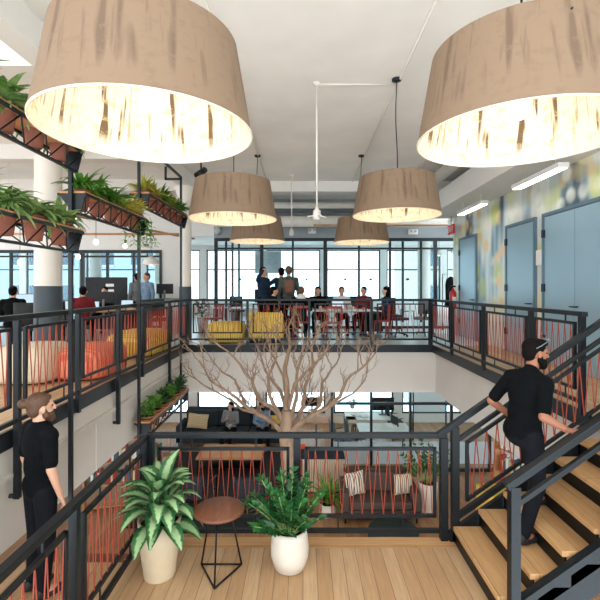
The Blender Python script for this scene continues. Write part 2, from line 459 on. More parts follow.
# dark posts of the further rooms
for i, (x, y) in enumerate(((-3.0,16.8),(-2.75,16.8),(-2.5,16.8),(3.85,16.6),(4.55,16.6))):
    b = MB().box(x-.04,x+.04,y-.04,y+.04,0,3.3)
    tag(b.build('partition_post', 'steel'), 'slim dark post of the glazed room behind the partition', 'post', 'posts of the glazed rooms')
# round columns
def column(x, y, r, z0, z1, zd, label, cap=False):
    t = thing('column', label, 'column', (x, y, z0))
    if zd: MB().lathe([(r+.006,z0),(r+.006,zd)], (x,y,0), 28).build('painted_base', 'column_dark', t, world=True)
    MB().lathe([(r,zd or z0),(r,z1-.4),(r*(1.0 if not cap else 1.15),z1-.3),(r*(1.0 if not cap else 1.7),z1-.05),(r*(1.0 if not cap else 1.8),z1)], (x,y,0), 28).build('shaft', 'column_white', t, world=True)
column(-4.62, 7.8, .225, 0, ZC, 1.35, 'thick round white column with a slate painted base behind the hanging planters')
column(-2.98, 10.9, .15, 0, 3.86, 1.35, 'slim round white column with slate base left of the bright opening', True)
column(-8.3, 17.2, .22, 0, 3.3, 0, 'white column seen through the left office glass, behind the tall screen')
column(-5.7, 17.2, .22, 0, 3.3, 0, 'white column seen through the left office glass, behind the standing pair')
column(4.95, 17.6, .25, 0, 3.3, 0, 'white column inside the glazed room at right')

# ------------------------------------------------------------------ doors on the mural wall
def wall_door(name, y0, y1, zt, leaves):
    f = MB(); x = 4.3
    f.box(x-.05, x, y0-.06, y0, 0, zt+.06); f.box(x-.05, x, y1, y1+.06, 0, zt+.06); f.box(x-.05, x, y0, y1, zt, zt+.06)
    d = struct(name, f, 'door_frame')
    n = leaves; w = (y1-y0)/n
    for i in range(n):
        struct('door_leaf', MB().box(x-.035, x-.002, y0+i*w+.006, y0+(i+1)*w-.006, .01, zt-.006), 'door_blue', parent=d)
    hy = y1
    for z in (.35, 1.25, 2.2): struct('hinge', MB().box(x-.065, x-.035, hy-.03, hy+.05, z, z+.14), 'hinge', parent=d)
    hd = MB().tube([(x-.035, y0+.08+(w-.16 if n==2 else 0), 1.02), (x-.1, y0+.08+(w-.16 if n==2 else 0), 1.02), (x-.1, y0+.2+(w-.16 if n==2 else 0), 1.02)], .012, 8)
    struct('door_handle', hd, 'hinge', parent=d)
wall_door('door_1', 10.65, 11.7, 2.6, 1); wall_door('door_2', 7.95, 9.0, 2.56, 1); wall_door('door_3', 5.9, 7.6, 2.57, 2)

# ------------------------------------------------------------------ ducts, pipes, ceiling kit
def pipe(name, pts, r, mat, label, cat='pipe', group=None, n=10):
    return tag(MB().tube(pts, r, n).build(name, mat), label, cat, group)
pipe('air_duct', [(-2.7,13.1,3.78),(4.4,13.1,3.78)], .14, 'pipe', 'upper cream round duct crossing above the glass partition', 'duct', n=20)
pipe('air_duct', [(-2.7,13.2,3.36),(4.4,13.2,3.36)], .17, 'pipe', 'lower and thicker cream round duct crossing above the glass partition', 'duct', n=20)
tag(MB().box(-2.7,4.2,12.35,12.5,3.5,3.6).build('steel_beam','beam_steel'), 'dark steel beam between the two cream ducts', 'beam')
pipe('copper_pipe', [(.3,12.4,3.12),(4.2,12.4,3.12)], .03, 'pipe_copper', 'copper coloured pipe below the ducts at the right', 'pipe')
pipe('copper_pipe', [(-9.5,11.2,2.72),(-3.1,11.2,2.72)], .03, 'pipe_copper', 'copper coloured pipe crossing the left office', 'pipe')
pipe('copper_pipe', [(-6.5,6.2,3.0),(-3.3,13,2.8)], .03, 'pipe_copper', 'copper coloured pipe running back on a slant in the left office', 'pipe')
pipe('conduit', [(1.33,1.0,4.18),(1.33,13,4.18)], .014, 'pipe', 'white conduit running back above the right row of lamps')
pipe('conduit', [(-.97,1.0,4.18),(-.97,11.5,4.18)], .014, 'pipe', 'white conduit running back above the left row of lamps')
pipe('conduit', [(.19,6.05,4.18),(1.3,6.05,4.18)], .014, 'pipe', 'short white conduit crossing to the right row of lamps')
pipe('conduit', [(2.75,2.0,4.17),(2.75,12.9,4.17)], .03, 'pipe', 'white pipe along the ceiling near the boxed duct')
pipe('air_duct', [(3.15,1.0,3.9),(3.15,11.5,3.9)], .13, 'pipe', 'long cream round duct beside the boxed duct on the right', 'duct', n=18)
pipe('conduit', [(2.0,11.2,3.6),(4.2,11.2,3.6)], .045, 'pipe', 'thick white pipe crossing at the right under the ceiling')
for i, y in enumerate((5,8.6,11.4)):
    tag(MB().box(-16,-3.12,y,y+.3,3.9,4.198).build('ceiling_beam','white_paint'),
        ('nearest','middle','farthest')[i]+' white beam crossing the ceiling of the left office', 'beam')
# hanging devices
def hanging(name, x, y, z, label, mat='pipe', kind=0):
    t = thing(name, label, 'ceiling device', (x, y, ZC))
    MB().tube([(x,y,ZC),(x,y,z+.1)], .014, 8).build('rod', mat, t, world=True)
    MB().lathe([(.0,.0),(.06,0),(.05,-.03),(.014,-.04)], (x,y,ZC), 14).build('canopy', mat, t, world=True)
    b = MB()
    if kind == 0:
        b.lathe([(.014,.14),(.03,.10),(.055,.08),(.06,.0),(.05,-.04),(.03,-.05),(0,-.055)], (x,y,z), 20)
        for k in range(4):
            a = k*PI/2+.4; b.beam((x,y,z+.02),(x+.14*math.cos(a),y+.14*math.sin(a),z-.01),.04,.012)
    else: b.lathe([(.014,.12),(.05,.08),(.06,-.04),(.03,-.07),(0,-.07)], (x,y,z), 16)
    b.build('housing', mat, t, world=True)
hanging('ceiling_projector_mount', .195, 6.05, 2.32, 'white four armed device hanging on a long rod in the middle of the ceiling')
hanging('sensor', -.29, 11.0, 2.72, 'small pale sensor hanging on a rod left of the four armed device', 'pipe', 1)
# track spotlight
t = thing('spotlight', 'black spotlight hanging from the ceiling left of the lamps', 'spotlight', tuple(P(203,160,6.4)))
x,y,z = P(201,172,6.4)
MB().tube([(x,y,z),(x,y,z+.22)], .012, 8).build('stem','black_metal',t,world=True)
MB().tube([(x+.05,y+.05,z+.05),(x-.04,y-.06,z-.08)], [.045,.06], 14).build('lamp_head','black_metal',t,world=True)
MB().tube([(x,y,z+.2),(x,y,ZC)], .008, 6).build('rod','black_metal',t,world=True)
# wall boxes
for (px, py, d, s, lab) in ((312,231,13.93,.24,'white emergency light box on the grey bulkhead, left one'),(413,232,13.93,.3,'white emergency light box on the grey bulkhead, right one')):
    c = P(px,py,d); t = thing('emergency_light', lab, 'emergency light', (c.x,13.99,c.z))
    MB().box(c.x-s/2,c.x+s/2,13.88,13.998,c.z-.08,c.z+.08).build('housing','white_paint',t,.01,world=True)
    for dx in (-.07,.07): MB().ell((c.x+dx,13.87,c.z+.02),(.04,.03,.04)).build('lens','grey_box',t,world=True)
c = P(218,231,13.96); tag(MB().ell(c,(.13,.1,.13)).build('camera_dome','grey_box'), 'round grey dome camera at the left end of the bulkhead', 'security camera')
tag(MB().box(4.24,4.3,7.66,7.84,1.72,2.0).build('alarm_box','white_paint',bevel=.01), 'white box on the mural wall between the middle and the double door', 'alarm box')
# linear lamps
def linear(y0, y1, x, z, lab, top=3.3):
    t = thing('linear_lamp', lab, 'linear lamp', (x,(y0+y1)/2,z), 0, 'linear lamps along the mural wall')
    MB().box(x-.08,x+.08,y0,y1,z,z+.07).build('housing','white_paint',t,world=True)
    MB().box(x-.065,x+.065,y0+.03,y1-.03,z-.012,z-.001).build('tube','tube',t,world=True)
    for y in (y0+.2,y1-.2): MB().tube([(x,y,z+.07),(x,y,top)],.006,6).build('suspension_rod','pipe',t,world=True)
for a,b_,lab in ((8.9,10.3,'linear lamp hanging over the walkway, the far one by the exit sign'),(6.2,7.6,'linear lamp hanging over the walkway, the middle one'),(3.5,4.9,'linear lamp hanging over the walkway, the one nearest the stairs')):
    linear(a,b_,3.76,3.06,lab)
for a,b_,x,lab in ((5.5,8.5,-6.5,'added long fill lamp over the left office, near one'),(9.3,12.3,-6.5,'added long fill lamp over the left office, far one'),(6.0,9.0,-10,'added long fill lamp at the far left of the office, near one'),(9.6,12.6,-10,'added long fill lamp at the far left of the office, far one')):
    linear(a,b_,x,3.3,lab,ZC)  # long lamps added to bring more light into the left office
# exit sign
t = thing('exit_sign', 'red EXIT sign hanging at the far end of the mural wall', 'exit sign', (4.1,11.9,2.9))
MB().box(4.08,4.12,11.66,12.14,2.80,3.06).build('sign_board','exit_red',t,.008,world=True)
MB().tube([(4.1,11.9,3.06),(4.1,11.9,3.3)],.01,6).build('bracket','black_metal',t,world=True)
def text(s, size, loc, rot, mat, parent, name='lettering', ext=.002):
    cu = bpy.data.curves.new('t','FONT'); cu.body = s; cu.size = size; cu.extrude = ext; cu.align_x = 'CENTER'; cu.align_y = 'CENTER'
    o = bpy.data.objects.new('t', cu); col.objects.link(o)
    me = bpy.data.meshes.new_from_object(o.evaluated_get(bpy.context.evaluated_depsgraph_get()))
    bpy.data.objects.remove(o); me.materials.clear(); me.materials.append(M[mat])
    n = bpy.data.objects.new(name, me); col.objects.link(n); n.parent = parent
    n.location = Vector(loc) - parent.location; n.rotation_euler = rot
text('EXIT', .21, (4.076,11.9,2.93), (PI/2,0,-PI/2), 'paper', t)
# fire extinguisher
c = P(455,300,11.9); x,y = 4.17,11.95
t = thing('fire_extinguisher', 'red fire extinguisher on the end of the mural wall below the exit sign', 'fire extinguisher', (x,y,.75))
MB().lathe([(0,0),(.085,0),(.09,.03),(.09,.42),(.07,.48),(.03,.52),(.03,.56),(0,.56)],(x,y,.75),18).build('cylinder','extinguisher',t,world=True)
MB().obox((x,y,1.36),(.14,.04,.05)).build('valve','black_metal',t,.005,world=True)
MB().tube([(x-.04,y,1.36),(x-.13,y-.02,1.3),(x-.12,y-.04,1.05)],.014,6).build('hose','black_metal',t,world=True)
MB().obox((x,y-.092,1.0),(.1,.006,.14)).build('paper_tag','paper',t,world=True)

# ------------------------------------------------------------------ drum lamps
def drum_lamp(x, y, zb, label, group='wooden print drum lamps'):
    h = .52; t = thing('drum_pendant_lamp', label, 'pendant lamp', (x,y,zb), 0, group)
    R0, R1 = .6, .51
    MB().lathe([(R0,zb),(R0-(R0-R1)*.5,zb+h/2),(R1,zb+h)],(x,y,0),64,uv=True).build('shade','shade_outer',t,world=True)
    li = MB(); vs = [(R0-.006,zb),(R0-(R0-R1)*.5-.006,zb+h/2),(R1-.006,zb+h)]
    li.lathe(vs,(x,y,0),64,uv=True); li.build('lining','shade_inner',t,world=True)
    MB().lathe([(R0+.003,zb+.006),(R0+.003,zb-.003),(R0-.009,zb-.003),(R0-.009,zb+.006)],(x,y,0),64).build('rim','cream_fabric',t,world=True)
    s = MB()
    for k in range(3):
        a = k*2*PI/3+.5; s.tube([(x,y,zb+.45),(x+(R1+.02)*math.cos(a),y+(R1+.02)*math.sin(a),zb+.45)],.005,6)
    s.build('spider','black_metal',t,world=True)
    MB().tube([(x,y,zb+.24),(x,y,zb+.40)],[.03,.022],12).build('socket','black_metal',t,world=True)
    MB().ell((x,y,zb+.19),(.06,.06,.072)).build('bulb','bulb',t,world=True)
    pts = [(x+.012*math.sin(q*7)*(1 if 0<q<1 else 0),y,zb+.40+q*(ZC-zb-.40)) for q in [i/14 for i in range(15)]]
    MB().tube(pts,.007,6).build('cord','black_metal',t,world=True)
    MB().lathe([(.0,0),(.065,0),(.065,-.03),(.02,-.045)],(x,y,ZC),20).build('canopy','steel',t,world=True)
    l = bpy.data.lights.new('lamp_light','POINT'); l.energy = 5.5; l.color = (1,.95,.87); l.shadow_soft_size = .06
    lo = bpy.data.objects.new('lamp_light', l); col.objects.link(lo); lo.location = (x,y,zb+.08)
for x,y,zb,lab in ((-.90,2.5,2.215,'huge wood print drum lamp nearest the camera on the left'),(1.31,2.6,2.215,'huge wood print drum lamp nearest the camera on the right'),
              (-.965,5.93,2.26,'middle wood print drum lamp of the left row'),(1.29,5.93,2.31,'middle wood print drum lamp of the right row'),
              (-.99,9.35,2.32,'farthest wood print drum lamp of the left row'),(1.27,9.35,2.30,'farthest wood print drum lamp of the right row')):
    drum_lamp(x,y,zb,lab)

# ------------------------------------------------------------------ railings
def cords(mb, bl, br, tl, tr, step=.065, r=.005):
    bl,br,tl,tr = map(Vector,(bl,br,tl,tr)); n = max(2, int((br-bl).length/step)); rnd = random.Random(int(bl.x*100+bl.y*37))
    pts = []
    for i in range(n+1):
        q = (i+.15*rnd.uniform(-1,1))/n; q = min(.98,max(.02,q))
        q2 = q + (.35/n if i%2 else -.1/n)
        pts.append((tl.lerp(tr,q2) if i%2==0 else bl.lerp(br,q)))
    for a,b_ in zip(pts[:-1],pts[1:]): mb.tube([a,b_], r, 5, caps=False)
def rail_panel(t, a, b, z0, z1, slope=False, w=.03, step=.065, r=.0055):
    a=Vector(a); b=Vector(b)
    bl=a+Vector((0,0,z0)); br=b+Vector((0,0,z0)); tl=a+Vector((0,0,z1)); tr=b+Vector((0,0,z1))
    f=MB(); f.beam(bl,br,w); f.beam(tl,tr,w); up=Vector((0,0,w/2))
    f.beam(bl-up,tl+up,w); f.beam(br-up,tr+up,w)
    fo=f.build('panel_frame','steel',t,world=True)
    c=MB(); cords(c,bl,br,tl,tr,step,r); c.build('cord_lacing','cord_red',fo,world=True)
def railing(label, a, b, z, ps, top=1.07, pan=(.27,.94), low=.13, inset=.12, pw=.055, rail=(.065,.05), drop=0, panels=None, step=.065, r=.0055, skip=()):
    a=Vector((*a,z)); b=Vector((*b,z)); L=(b-a).length; d=(b-a)/L
    t=thing('railing',label,'railing',tuple(a))
    MB().beam(a+Vector((0,0,top-rail[1]/2)), b+Vector((0,0,top-rail[1]/2)), rail[0], rail[1]).build('top_rail','steel',t,.006,world=True)
    MB().beam(a+Vector((0,0,low)), b+Vector((0,0,low)), .035,.04).build('bottom_rail','steel',t,world=True)
    for si,s in enumerate(ps):
        dr=drop if si%2==1 else (.14 if drop else 0)
        p=a+d*s; m=MB(); m.beam(p+Vector((0,0,-dr)), p+Vector((0,0,top-rail[1])), pw*.9, pw*.9, up=d)
        if drop and si%2==1:
            n=Vector((d.y,-d.x,0)); n = n if drop>0 else -n
            m.tube([p+Vector((0,0,-drop+.02)), p+Vector((-.16,0,-drop+.02))], .022, 8)
        m.build('post','steel',t,world=True)
    for i,(s0,s1) in enumerate(zip(ps[:-1],ps[1:])):
        if i in skip: continue
        rail_panel(t, a+d*(s0+inset), a+d*(s1-inset), pan[0], pan[1], step=step, r=r)
        # short pegs that hold the panel to the rails
        for q in (.28,.72):
            p=a+d*(s0+(s1-s0)*q)
            MB().beam(p+Vector((0,0,pan[1])),p+Vector((0,0,top-rail[1])),.012).build('peg','steel',t,world=True)
            MB().beam(p+Vector((0,0,low)),p+Vector((0,0,pan[0])),.012).build('peg','steel',t,world=True)
    return t
# landing, front
railing('black railing with red cords along the front edge of the landing', (-1.56,4.31), (1.44,4.31), LZ, [.03,1.5,2.97], pan=(.24,.91), low=.09, inset=.09, pw=.08, step=.051, r=.0045)
# landing, left side towards the camera
railing('black railing with red cords along the left side of the landing', (-1.56,4.24), (-1.56,.9), LZ, [.0,1.3,2.6], pan=(.24,.91), low=.09, inset=.12, pw=.06, step=.051, r=.0045)
# upper back
railing('railing with red cords along the back edge of the upper floor', (XL+.06,YB-.06), (XR-.06,YB-.06), 0, [.02,1.38,2.78,4.2,5.52], inset=.13, pw=.06, pan=(.3,.95), low=.15, drop=0, r=.005, step=.06)
# upper left, posts hang outside the slab edge
ysl=[2.6,3.96,5.03,6.12,7.05,8.48,9.72]
railing('railing with red cords along the left edge of the upper floor', (XL+.07,YB-.06), (XL+.07,1.4), 0, [YB-.06-y for y in reversed(ysl)], inset=.11, pan=(.25,.94), low=.1, pw=.055, drop=.62, r=.0055, step=.055)
# upper right
railing('railing with red cords along the right walkway of the upper floor', (XR-.07,YB-.06), (XR-.07,4.42), 0, [.05,1.38,2.86,4.3,5.3], inset=.12, pan=(.25,.94), low=.13, pw=.06, r=.005, step=.055)

# ------------------------------------------------------------------ staircase
st = thing('staircase', 'open staircase rising right from the landing with oak treads and black stringers', 'staircase', (1.5,3.75,LZ))
RI, RU = 1.205/7, .246
for i in range(6):
    x=1.5+RU*i; z=LZ+RI*(i+1)
    MB().box(x-.02,x+RU+.02,3.27,4.24,z-.045,z).build('tread','tread_wood',st,.006,world=True)
for i in range(7):
    x=1.5+RU*i; z=LZ+RI*i
    MB().box(x,x+.012,3.27,4.24,z,z+RI-.045).build('riser','black_metal',st,world=True)
for y in (3.22,4.29):
    m=MB(); h=.30
    m.beam((1.5,y,LZ-.06),(2.88,y,LZ-.06+1.38*RI/RU),.05,h)
    for i in range(6):
        x=1.5+RU*i; z=LZ+RI*(i+1)
        m.add([(x,y-.025,z-.05),(x+RU,y-.025,z-.05),(x,y-.025,z-.05-RI),(x,y+.025,z-.05),(x+RU,y+.025,z-.05),(x,y+.025,z-.05-RI)],[(0,2,1),(3,4,5),(0,1,4,3),(0,3,5,2),(1,2,5,4)])
    m.build('stringer','steel',st,world=True)
SL=RI/RU
def srail(y,label,panel=True,x1=3.2,xs0=1.44,hw=.065,xk=1.36):
    t=thing('stair_railing',label,'railing',(1.5,y,LZ))
    z0=LZ+1.07
    def zr(x): return z0-.03+SL*max(0,x-xk)
    MB().beam((xk-.02,y,z0-.03),(x1,y,zr(x1)),hw,.055).build('handrail','steel',t,.006,world=True)
    MB().beam((xs0,y,zr(xs0)-.17),(x1,y,zr(x1)-.17),.04,.04).build('lower_handrail','steel',t,.006,world=True)
    MB().beam((xs0,y,zr(xs0)-.93),(x1,y,zr(x1)-.93),.045,.05).build('bottom_rail','steel',t,world=True)
    for x in (xs0,2.28,3.12):
        MB().box(x-.035,x+.035,y-.035,y+.035,(LZ if x<2 else zr(x)-.95),zr(x)-.02).build('post','steel',t,world=True)
    if panel:
        for a,b_ in ((xs0+.12,2.19),(2.37,3.02)):
            rail_panel(t,(a,y,zr(a)),(b_,y,zr(b_)),-.83,-.26,r=.006,step=.06)
    return t
srail(4.3,'far stair railing with red cords, rising from the landing corner beyond the climbing man',xs0=1.52)
srail(3.2,'near stair railing of plain black bars, held by the climbing man',panel=False,xs0=1.57,xk=1.53)

# ------------------------------------------------------------------ hanging planter rack
rk = thing('planter_rack', 'tall black steel rack of rods and shelves hung with planters along the left opening', 'plant rack', (-2.58,4.95,FL2))
XK=-2.56
for y in (4.74,6.71,9.02): MB().box(XK-.02,XK+.02,y-.02,y+.02,FL2,3.66 if y>6 else ZC).build('rod','steel',rk,world=True)
MB().box(XK-.02,XK+.02,4.74,9.02,3.62,3.66).build('top_bar','steel',rk,world=True)
MB().box(XK-.02,XK+.02,2.6,2.64,1.6,ZC).build('rod','steel',rk,world=True)
MB().box(-2.9,XK,9.0,9.04,3.58,3.62).box(-2.9,-2.86,9.0,9.04,3.58,3.86).build('wall_arm','steel',rk,world=True)
SHELVES=[(2.64,4.72,2.84),(2.64,4.72,1.955),(4.76,6.69,2.39),(6.73,9.0,2.82),(6.73,9.0,-.78)]
SX=[0,0,0,0,.05]
SD=.30
def rack_shelf(y0,y1,z,dx=0):
    XK=globals()['XK']+dx; SD=.24 if dx else .30; x0,x1=XK-SD/2,XK+SD/2
    s=MB()
    n=max(3,int(round((y1-y0)/.4)))
    s.box(x0,x1,y0,y1,z-.025,z)
    sh=s.build('shelf_board','shelf_wood',rk,.004,world=True)
    f=MB(); zz=z-.26
    for x in (x0,x1): f.box(x-.012,x+.012,y0,y1,z-.05,z-.02)
    f.box(XK+.05,XK+.08,y0,y1,zz,zz+.025)
    k=6
    for i in range(k):
        a=y0+(y1-y0)*i/k; b_=y0+(y1-y0)*(i+1)/k; m=(a+b_)/2
        f.tube([(x1,a,z-.04),(XK+.065,m,zz+.01),(x1,b_,z-.04)],.008,6)
        f.tube([(x0,a,z-.04),(XK+.065,m,zz+.01)],.007,6)
    f.build('truss','steel',sh,world=True)
    for y in (y0+.01,y1-.01):
        e=MB(); v=[(x0,y-.008,z-.03),(x1,y-.008,z-.03),(XK+.09,y-.008,zz),(XK+.02,y-.008,zz)]
        v+= [(p[0],y+.008,p[2]) for p in v]
        e.add(v,[(0,1,2,3),(7,6,5,4),(0,4,5,1),(1,5,6,2),(2,6,7,3),(3,7,4,0)]); e.build('end_bracket','steel',sh,world=True)
for a,dx in zip(SHELVES,SX): rack_shelf(*a,dx)
# ------------------------------------------------------------------ plants
R=random.Random(11)
def clump(n, L, W, spread, droop, seed, h0=0, shape=.45, up=.5):
    r=random.Random(seed); m=MB()
    for i in range(n):
        a=r.uniform(0,2*PI); e=r.uniform(.15,1.0)**.8*spread
        d=(math.cos(a)*math.sin(e),math.sin(a)*math.sin(e),math.cos(e)+.1)
        q=r.uniform(0,.05)
        m.leaf((math.cos(a)*q,math.sin(a)*q,h0+r.uniform(0,up)*L*.5),d,L*r.uniform(.65,1.1),W*r.uniform(.75,1.15),droop*r.uniform(.6,1.4),.15,5,r.uniform(-.5,.5),shape)
    return m
def bushy(n, L, W, rad, h, seed):
    r=random.Random(seed); m=MB()
    for i in range(n):
        a=r.uniform(0,2*PI); q=rad*math.sqrt(r.random()); z=h*r.random()**.7
        d=(math.cos(a)*r.uniform(.3,1),math.sin(a)*r.uniform(.3,1),r.uniform(.1,1))
        m.leaf((math.cos(a)*q*.8,math.sin(a)*q*.8,z),d,L*r.uniform(.6,1.2),W,r.uniform(.3,1.4),.12,3,r.uniform(-.6,.6))
    return m
KINDS=[('leaf_green',clump(80,.32,.06,1.35,1.2,1)),('leaf_mid',clump(80,.30,.075,1.45,1.4,2)),('leaf_yellow',clump(70,.28,.06,1.3,1.0,3)),
       ('leaf_green',bushy(120,.09,.05,.11,.22,4)),('leaf_dark',bushy(110,.095,.05,.11,.24,5))]
protos={}
def shelf_plant(kind, x, y, z, label, group, pot=True):
    key=(kind,pot)
    if key not in protos:
        t=thing('potted_plant',label,'potted plant',(x,y,z),0,group)
        MB().lathe([(0,-.19),(.068,-.19),(.10,.015),(.112,.015),(.112,.045),(.098,.045),(.094,.02),(0,.02)],n=18).build('pot','terracotta',t)
        MB().disc((0,0,.028),.095,16).build('soil','soil',t)
        mt,mb=KINDS[kind]; f=mb.build('foliage',mt,t); f.location=(0,0,.03)
        protos[key]=t
    else: t=dup(protos[key],(x,y,z),0,label,group)
    t.rotation_euler=(0,0,R.uniform(0,6)); return t
ordn=['nearest','second','third','fourth','fifth','sixth']
rows=[(SHELVES[0],'top near planter shelf',[1,0,1,0,1]),(SHELVES[1],'lower near planter shelf',[1,0,1,1,1]),(SHELVES[2],'middle planter shelf',[0,0,0,2,2]),
      (SHELVES[3],'far upper planter shelf',[2,2,0,2,0,0]),(SHELVES[4],'low planter shelf',[3,3,4,3,4,4])]
kname=['green','pale green','yellow','light green','dark green']
for (y0,y1,z),nm,ks in rows:
    n=len(ks)
    for i,k in enumerate(ks):
        y=y0+(y1-y0)*(i+.5)/n
        shelf_plant(k,XK+(.05 if z<0 else 0),y,z,'%s plant in clay pot, %s along the %s'%(kname[k],ordn[i],nm),'potted plants on the '+nm)
for (i,z,dx) in ((0,.18,.0),(1,.2,.02)): pass
# trailing stems over the end of the middle shelf
m=MB(); r=random.Random(5)
for k in range(9):
    p=Vector((XK+r.uniform(-.12,.16),6.69-r.uniform(-.06,.35),2.42)); pts=[p.copy()]
    for j in range(7):
        p=p+Vector((r.uniform(-.03,.04),r.uniform(-.04,.05),-.065)); pts.append(p.copy())
        for q in (0,1): m.leaf(p,(r.uniform(-1,1),r.uniform(-1,1),r.uniform(-.3,.4)),.09,.05,.6,.1,3)
    m.tube(pts,.004,4)
tag(m.build('trailing_vine','leaf_green'),'green vine trailing over the far end of the middle planter shelf','plant')
# broad leaved plant in a tall cream pot
def tall_pot(t,r0,r1,h,mat,th=.02):
    MB().lathe([(0,0),(r0*.96,0),(r0,.015),((r0*.45+r1*.55)*1.03,h*.55),(r1,h),(r1-th,h),(r1-th,h-.05)],n=36).build('pot',mat,t)
    MB().disc((0,0,h-.045),r1-th*.5,24).build('soil','soil',t)
t=thing('potted_plant','large broad leaved pale green plant in a tall tapered cream pot at the landing corner','potted plant',(-1.26,3.78,LZ))
tall_pot(t,.135,.185,.50,'pot_cream')
m=MB(); r=random.Random(21); s=MB()
for i in range(46):
    a=i*2.4+r.uniform(-.3,.3); lev=i/46; e=.35+1.15*(1-lev)+r.uniform(-.2,.2)
    hh=.46+.22*lev; base=Vector((.05*math.cos(a),.05*math.sin(a),.47)); 
    tip=Vector((math.cos(a)*.14*math.sin(e),math.sin(a)*.14*math.sin(e),hh+.12*math.cos(e)))
    s.tube([base,(base+tip)/2+Vector((0,0,.02)),tip],.007,5)
    m.leaf(tip,(math.cos(a)*math.sin(e),math.sin(a)*math.sin(e),math.cos(e)+.25),r.uniform(.24,.32),r.uniform(.125,.16),r.uniform(1.0,2.1),.14,8,r.uniform(-.3,.3),.62)
m.build('foliage','leaf_pale',t); s.build('stems','leaf_dark',t)
# feathery zz plant
def zz(t, z, n, L, seed, spread=.7, mat='leaf_zz', ll=.075):
    r=random.Random(seed); m=MB(); s=MB()
    for i in range(n):
        a=r.uniform(0,2*PI); e=r.uniform(.05,spread); l=L*r.uniform(.65,1.05)
        d=Vector((math.cos(a)*math.sin(e),math.sin(a)*math.sin(e),math.cos(e))); p=Vector((math.cos(a)*.05,math.sin(a)*.05,z)); pts=[p.copy()]
        side=d.cross(Vector((0,0,1))); side=side.normalized() if side.length>.1 else Vector((1,0,0)); side=Quaternion(d,r.uniform(-1,1))@side
        N_=9
        for j in range(N_):
            d=(d+Vector((math.cos(a),math.sin(a),-.2))*.028).normalized(); p=p+d*l/N_; pts.append(p.copy())
            if j>1:
                for sg in (-1,1): m.leaf(p,side*sg+d*.95,ll*(1.15-j*.045),.052,.2,.12,4,r.uniform(-.9,.9),.6)
        m.leaf(p,d,ll*.8,.03,.1,.1,3,0); s.tube(pts,[.009-.0005*k for k in range(len(pts))],5)
    m.build('foliage',mat,t); s.build('stems','leaf_mid',t)
t=thing('potted_plant','glossy feathery green plant in a round white pot in the middle of the landing','potted plant',(-.12,3.87,LZ))
MB().lathe([(0,0),(.10,0),(.135,.02),(.168,.12),(.172,.2),(.16,.3),(.15,.36),(.135,.36),(.14,.3)],n=36).build('pot','pot_white',t)
MB().disc((0,0,.32),.14,24).build('soil','soil',t); zz(t,.32,30,.47,3,.95,ll=.095)
t=thing('potted_plant','green feathery plant in a tall white pot right of the brown loveseat','potted plant',(2.66,9.15,FL2))
tall_pot(t,.15,.2,.69,'pot_white'); zz(t,.66,16,.85,8,.75,ll=.13)
t=thing('potted_plant','leafy green plant in a small white pot on the floor left of the brown loveseat','potted plant',(.52,9.1,FL2))
MB().lathe([(0,0),(.12,0),(.17,.06),(.17,.27),(.155,.27)],n=28).build('pot','pot_white',t); MB().disc((0,0,.25),.16,20).build('soil','soil',t)
mm=clump(50,.55,.09,1.1,.9,31,.25); mm.build('foliage','leaf_green',t)
# ------------------------------------------------------------------ bare tree
tree=thing('bare_tree','leafless grey brown tree with many pale twigs rising through the atrium','tree',(-.17,7,FL2))
def C8(cx,cy,dy=0): return P(180+cx/3,330+cy/3,7+dy)
tr=MB(); base=C8(318,300)
tr.tube([(-.17,7,FL2),(-.18,7,-2.9),(-.17,7,-2.2),C8(318,330),C8(318,290),C8(322,240)],[.15,.125,.115,.11,.115,.085],14); tr.build('trunk','bark',tree,world=True)
limbs=[([(310,305),(285,285),(255,262),(205,235),(150,190),(90,150),(60,95)],-.8,.045),([(310,300),(290,285),(240,250),(190,240),(160,215),(70,165),(5,120)],.6,.04),
 ([(315,285),(285,240),(235,205),(215,150),(160,80),(95,30)],-.4,.045),([(320,250),(320,180),(315,110),(330,50),(325,-10)],.1,.06),
 ([(318,240),(300,180),(255,120),(235,60),(205,-5)],.8,.035),([(325,300),(345,280),(370,230),(375,170),(400,110),(395,50),(420,-10)],.4,.05),
 ([(325,310),(345,295),(390,260),(440,235),(480,200),(500,150),(550,110),(585,70)],-.6,.05),([(325,305),(360,285),(420,225),(425,160),(470,100),(490,40)],.7,.042),
 ([(322,240),(345,160),(385,120),(440,60),(460,0)],-.9,.035),([(315,280),(270,200),(265,140),(290,80),(285,20)],-.7,.035),
 ([(420,245),(475,215),(520,190),(555,150),(565,120)],1.0,.025),([(200,234),(165,150),(120,120),(75,60)],.3,.024),([(322,220),(310,140),(270,60),(262,0)],.9,.03),([(330,270),(350,200),(352,120),(372,50),(365,-5)],-.3,.035)]
rt=random.Random(4)
def wig(p,q,n,amp):
    pts=[p.copy()]
    for i in range(1,n): pts.append(p.lerp(q,i/n)+Vector((rt.uniform(-1,1),rt.uniform(-1,1),rt.uniform(-1,1)))*amp)
    return pts+[q.copy()]
def twig(mb,p,d,L,r,depth):
    q=p+d*L; pts=wig(p,q,4,L*.06); mb.tube(pts,[r*(1-.17*i) for i in range(5)],5)
    if depth<=0: return
    for k in range(rt.choice((2,3,3))):
        f=rt.uniform(.3,.95); b=p.lerp(q,f); nd=(d+Vector((rt.uniform(-1,1)*.8,rt.uniform(-1,1)*.8,rt.uniform(-.2,.9)))).normalized()
        twig(mb,b,nd,L*rt.uniform(.45,.75),r*.6,depth-1)
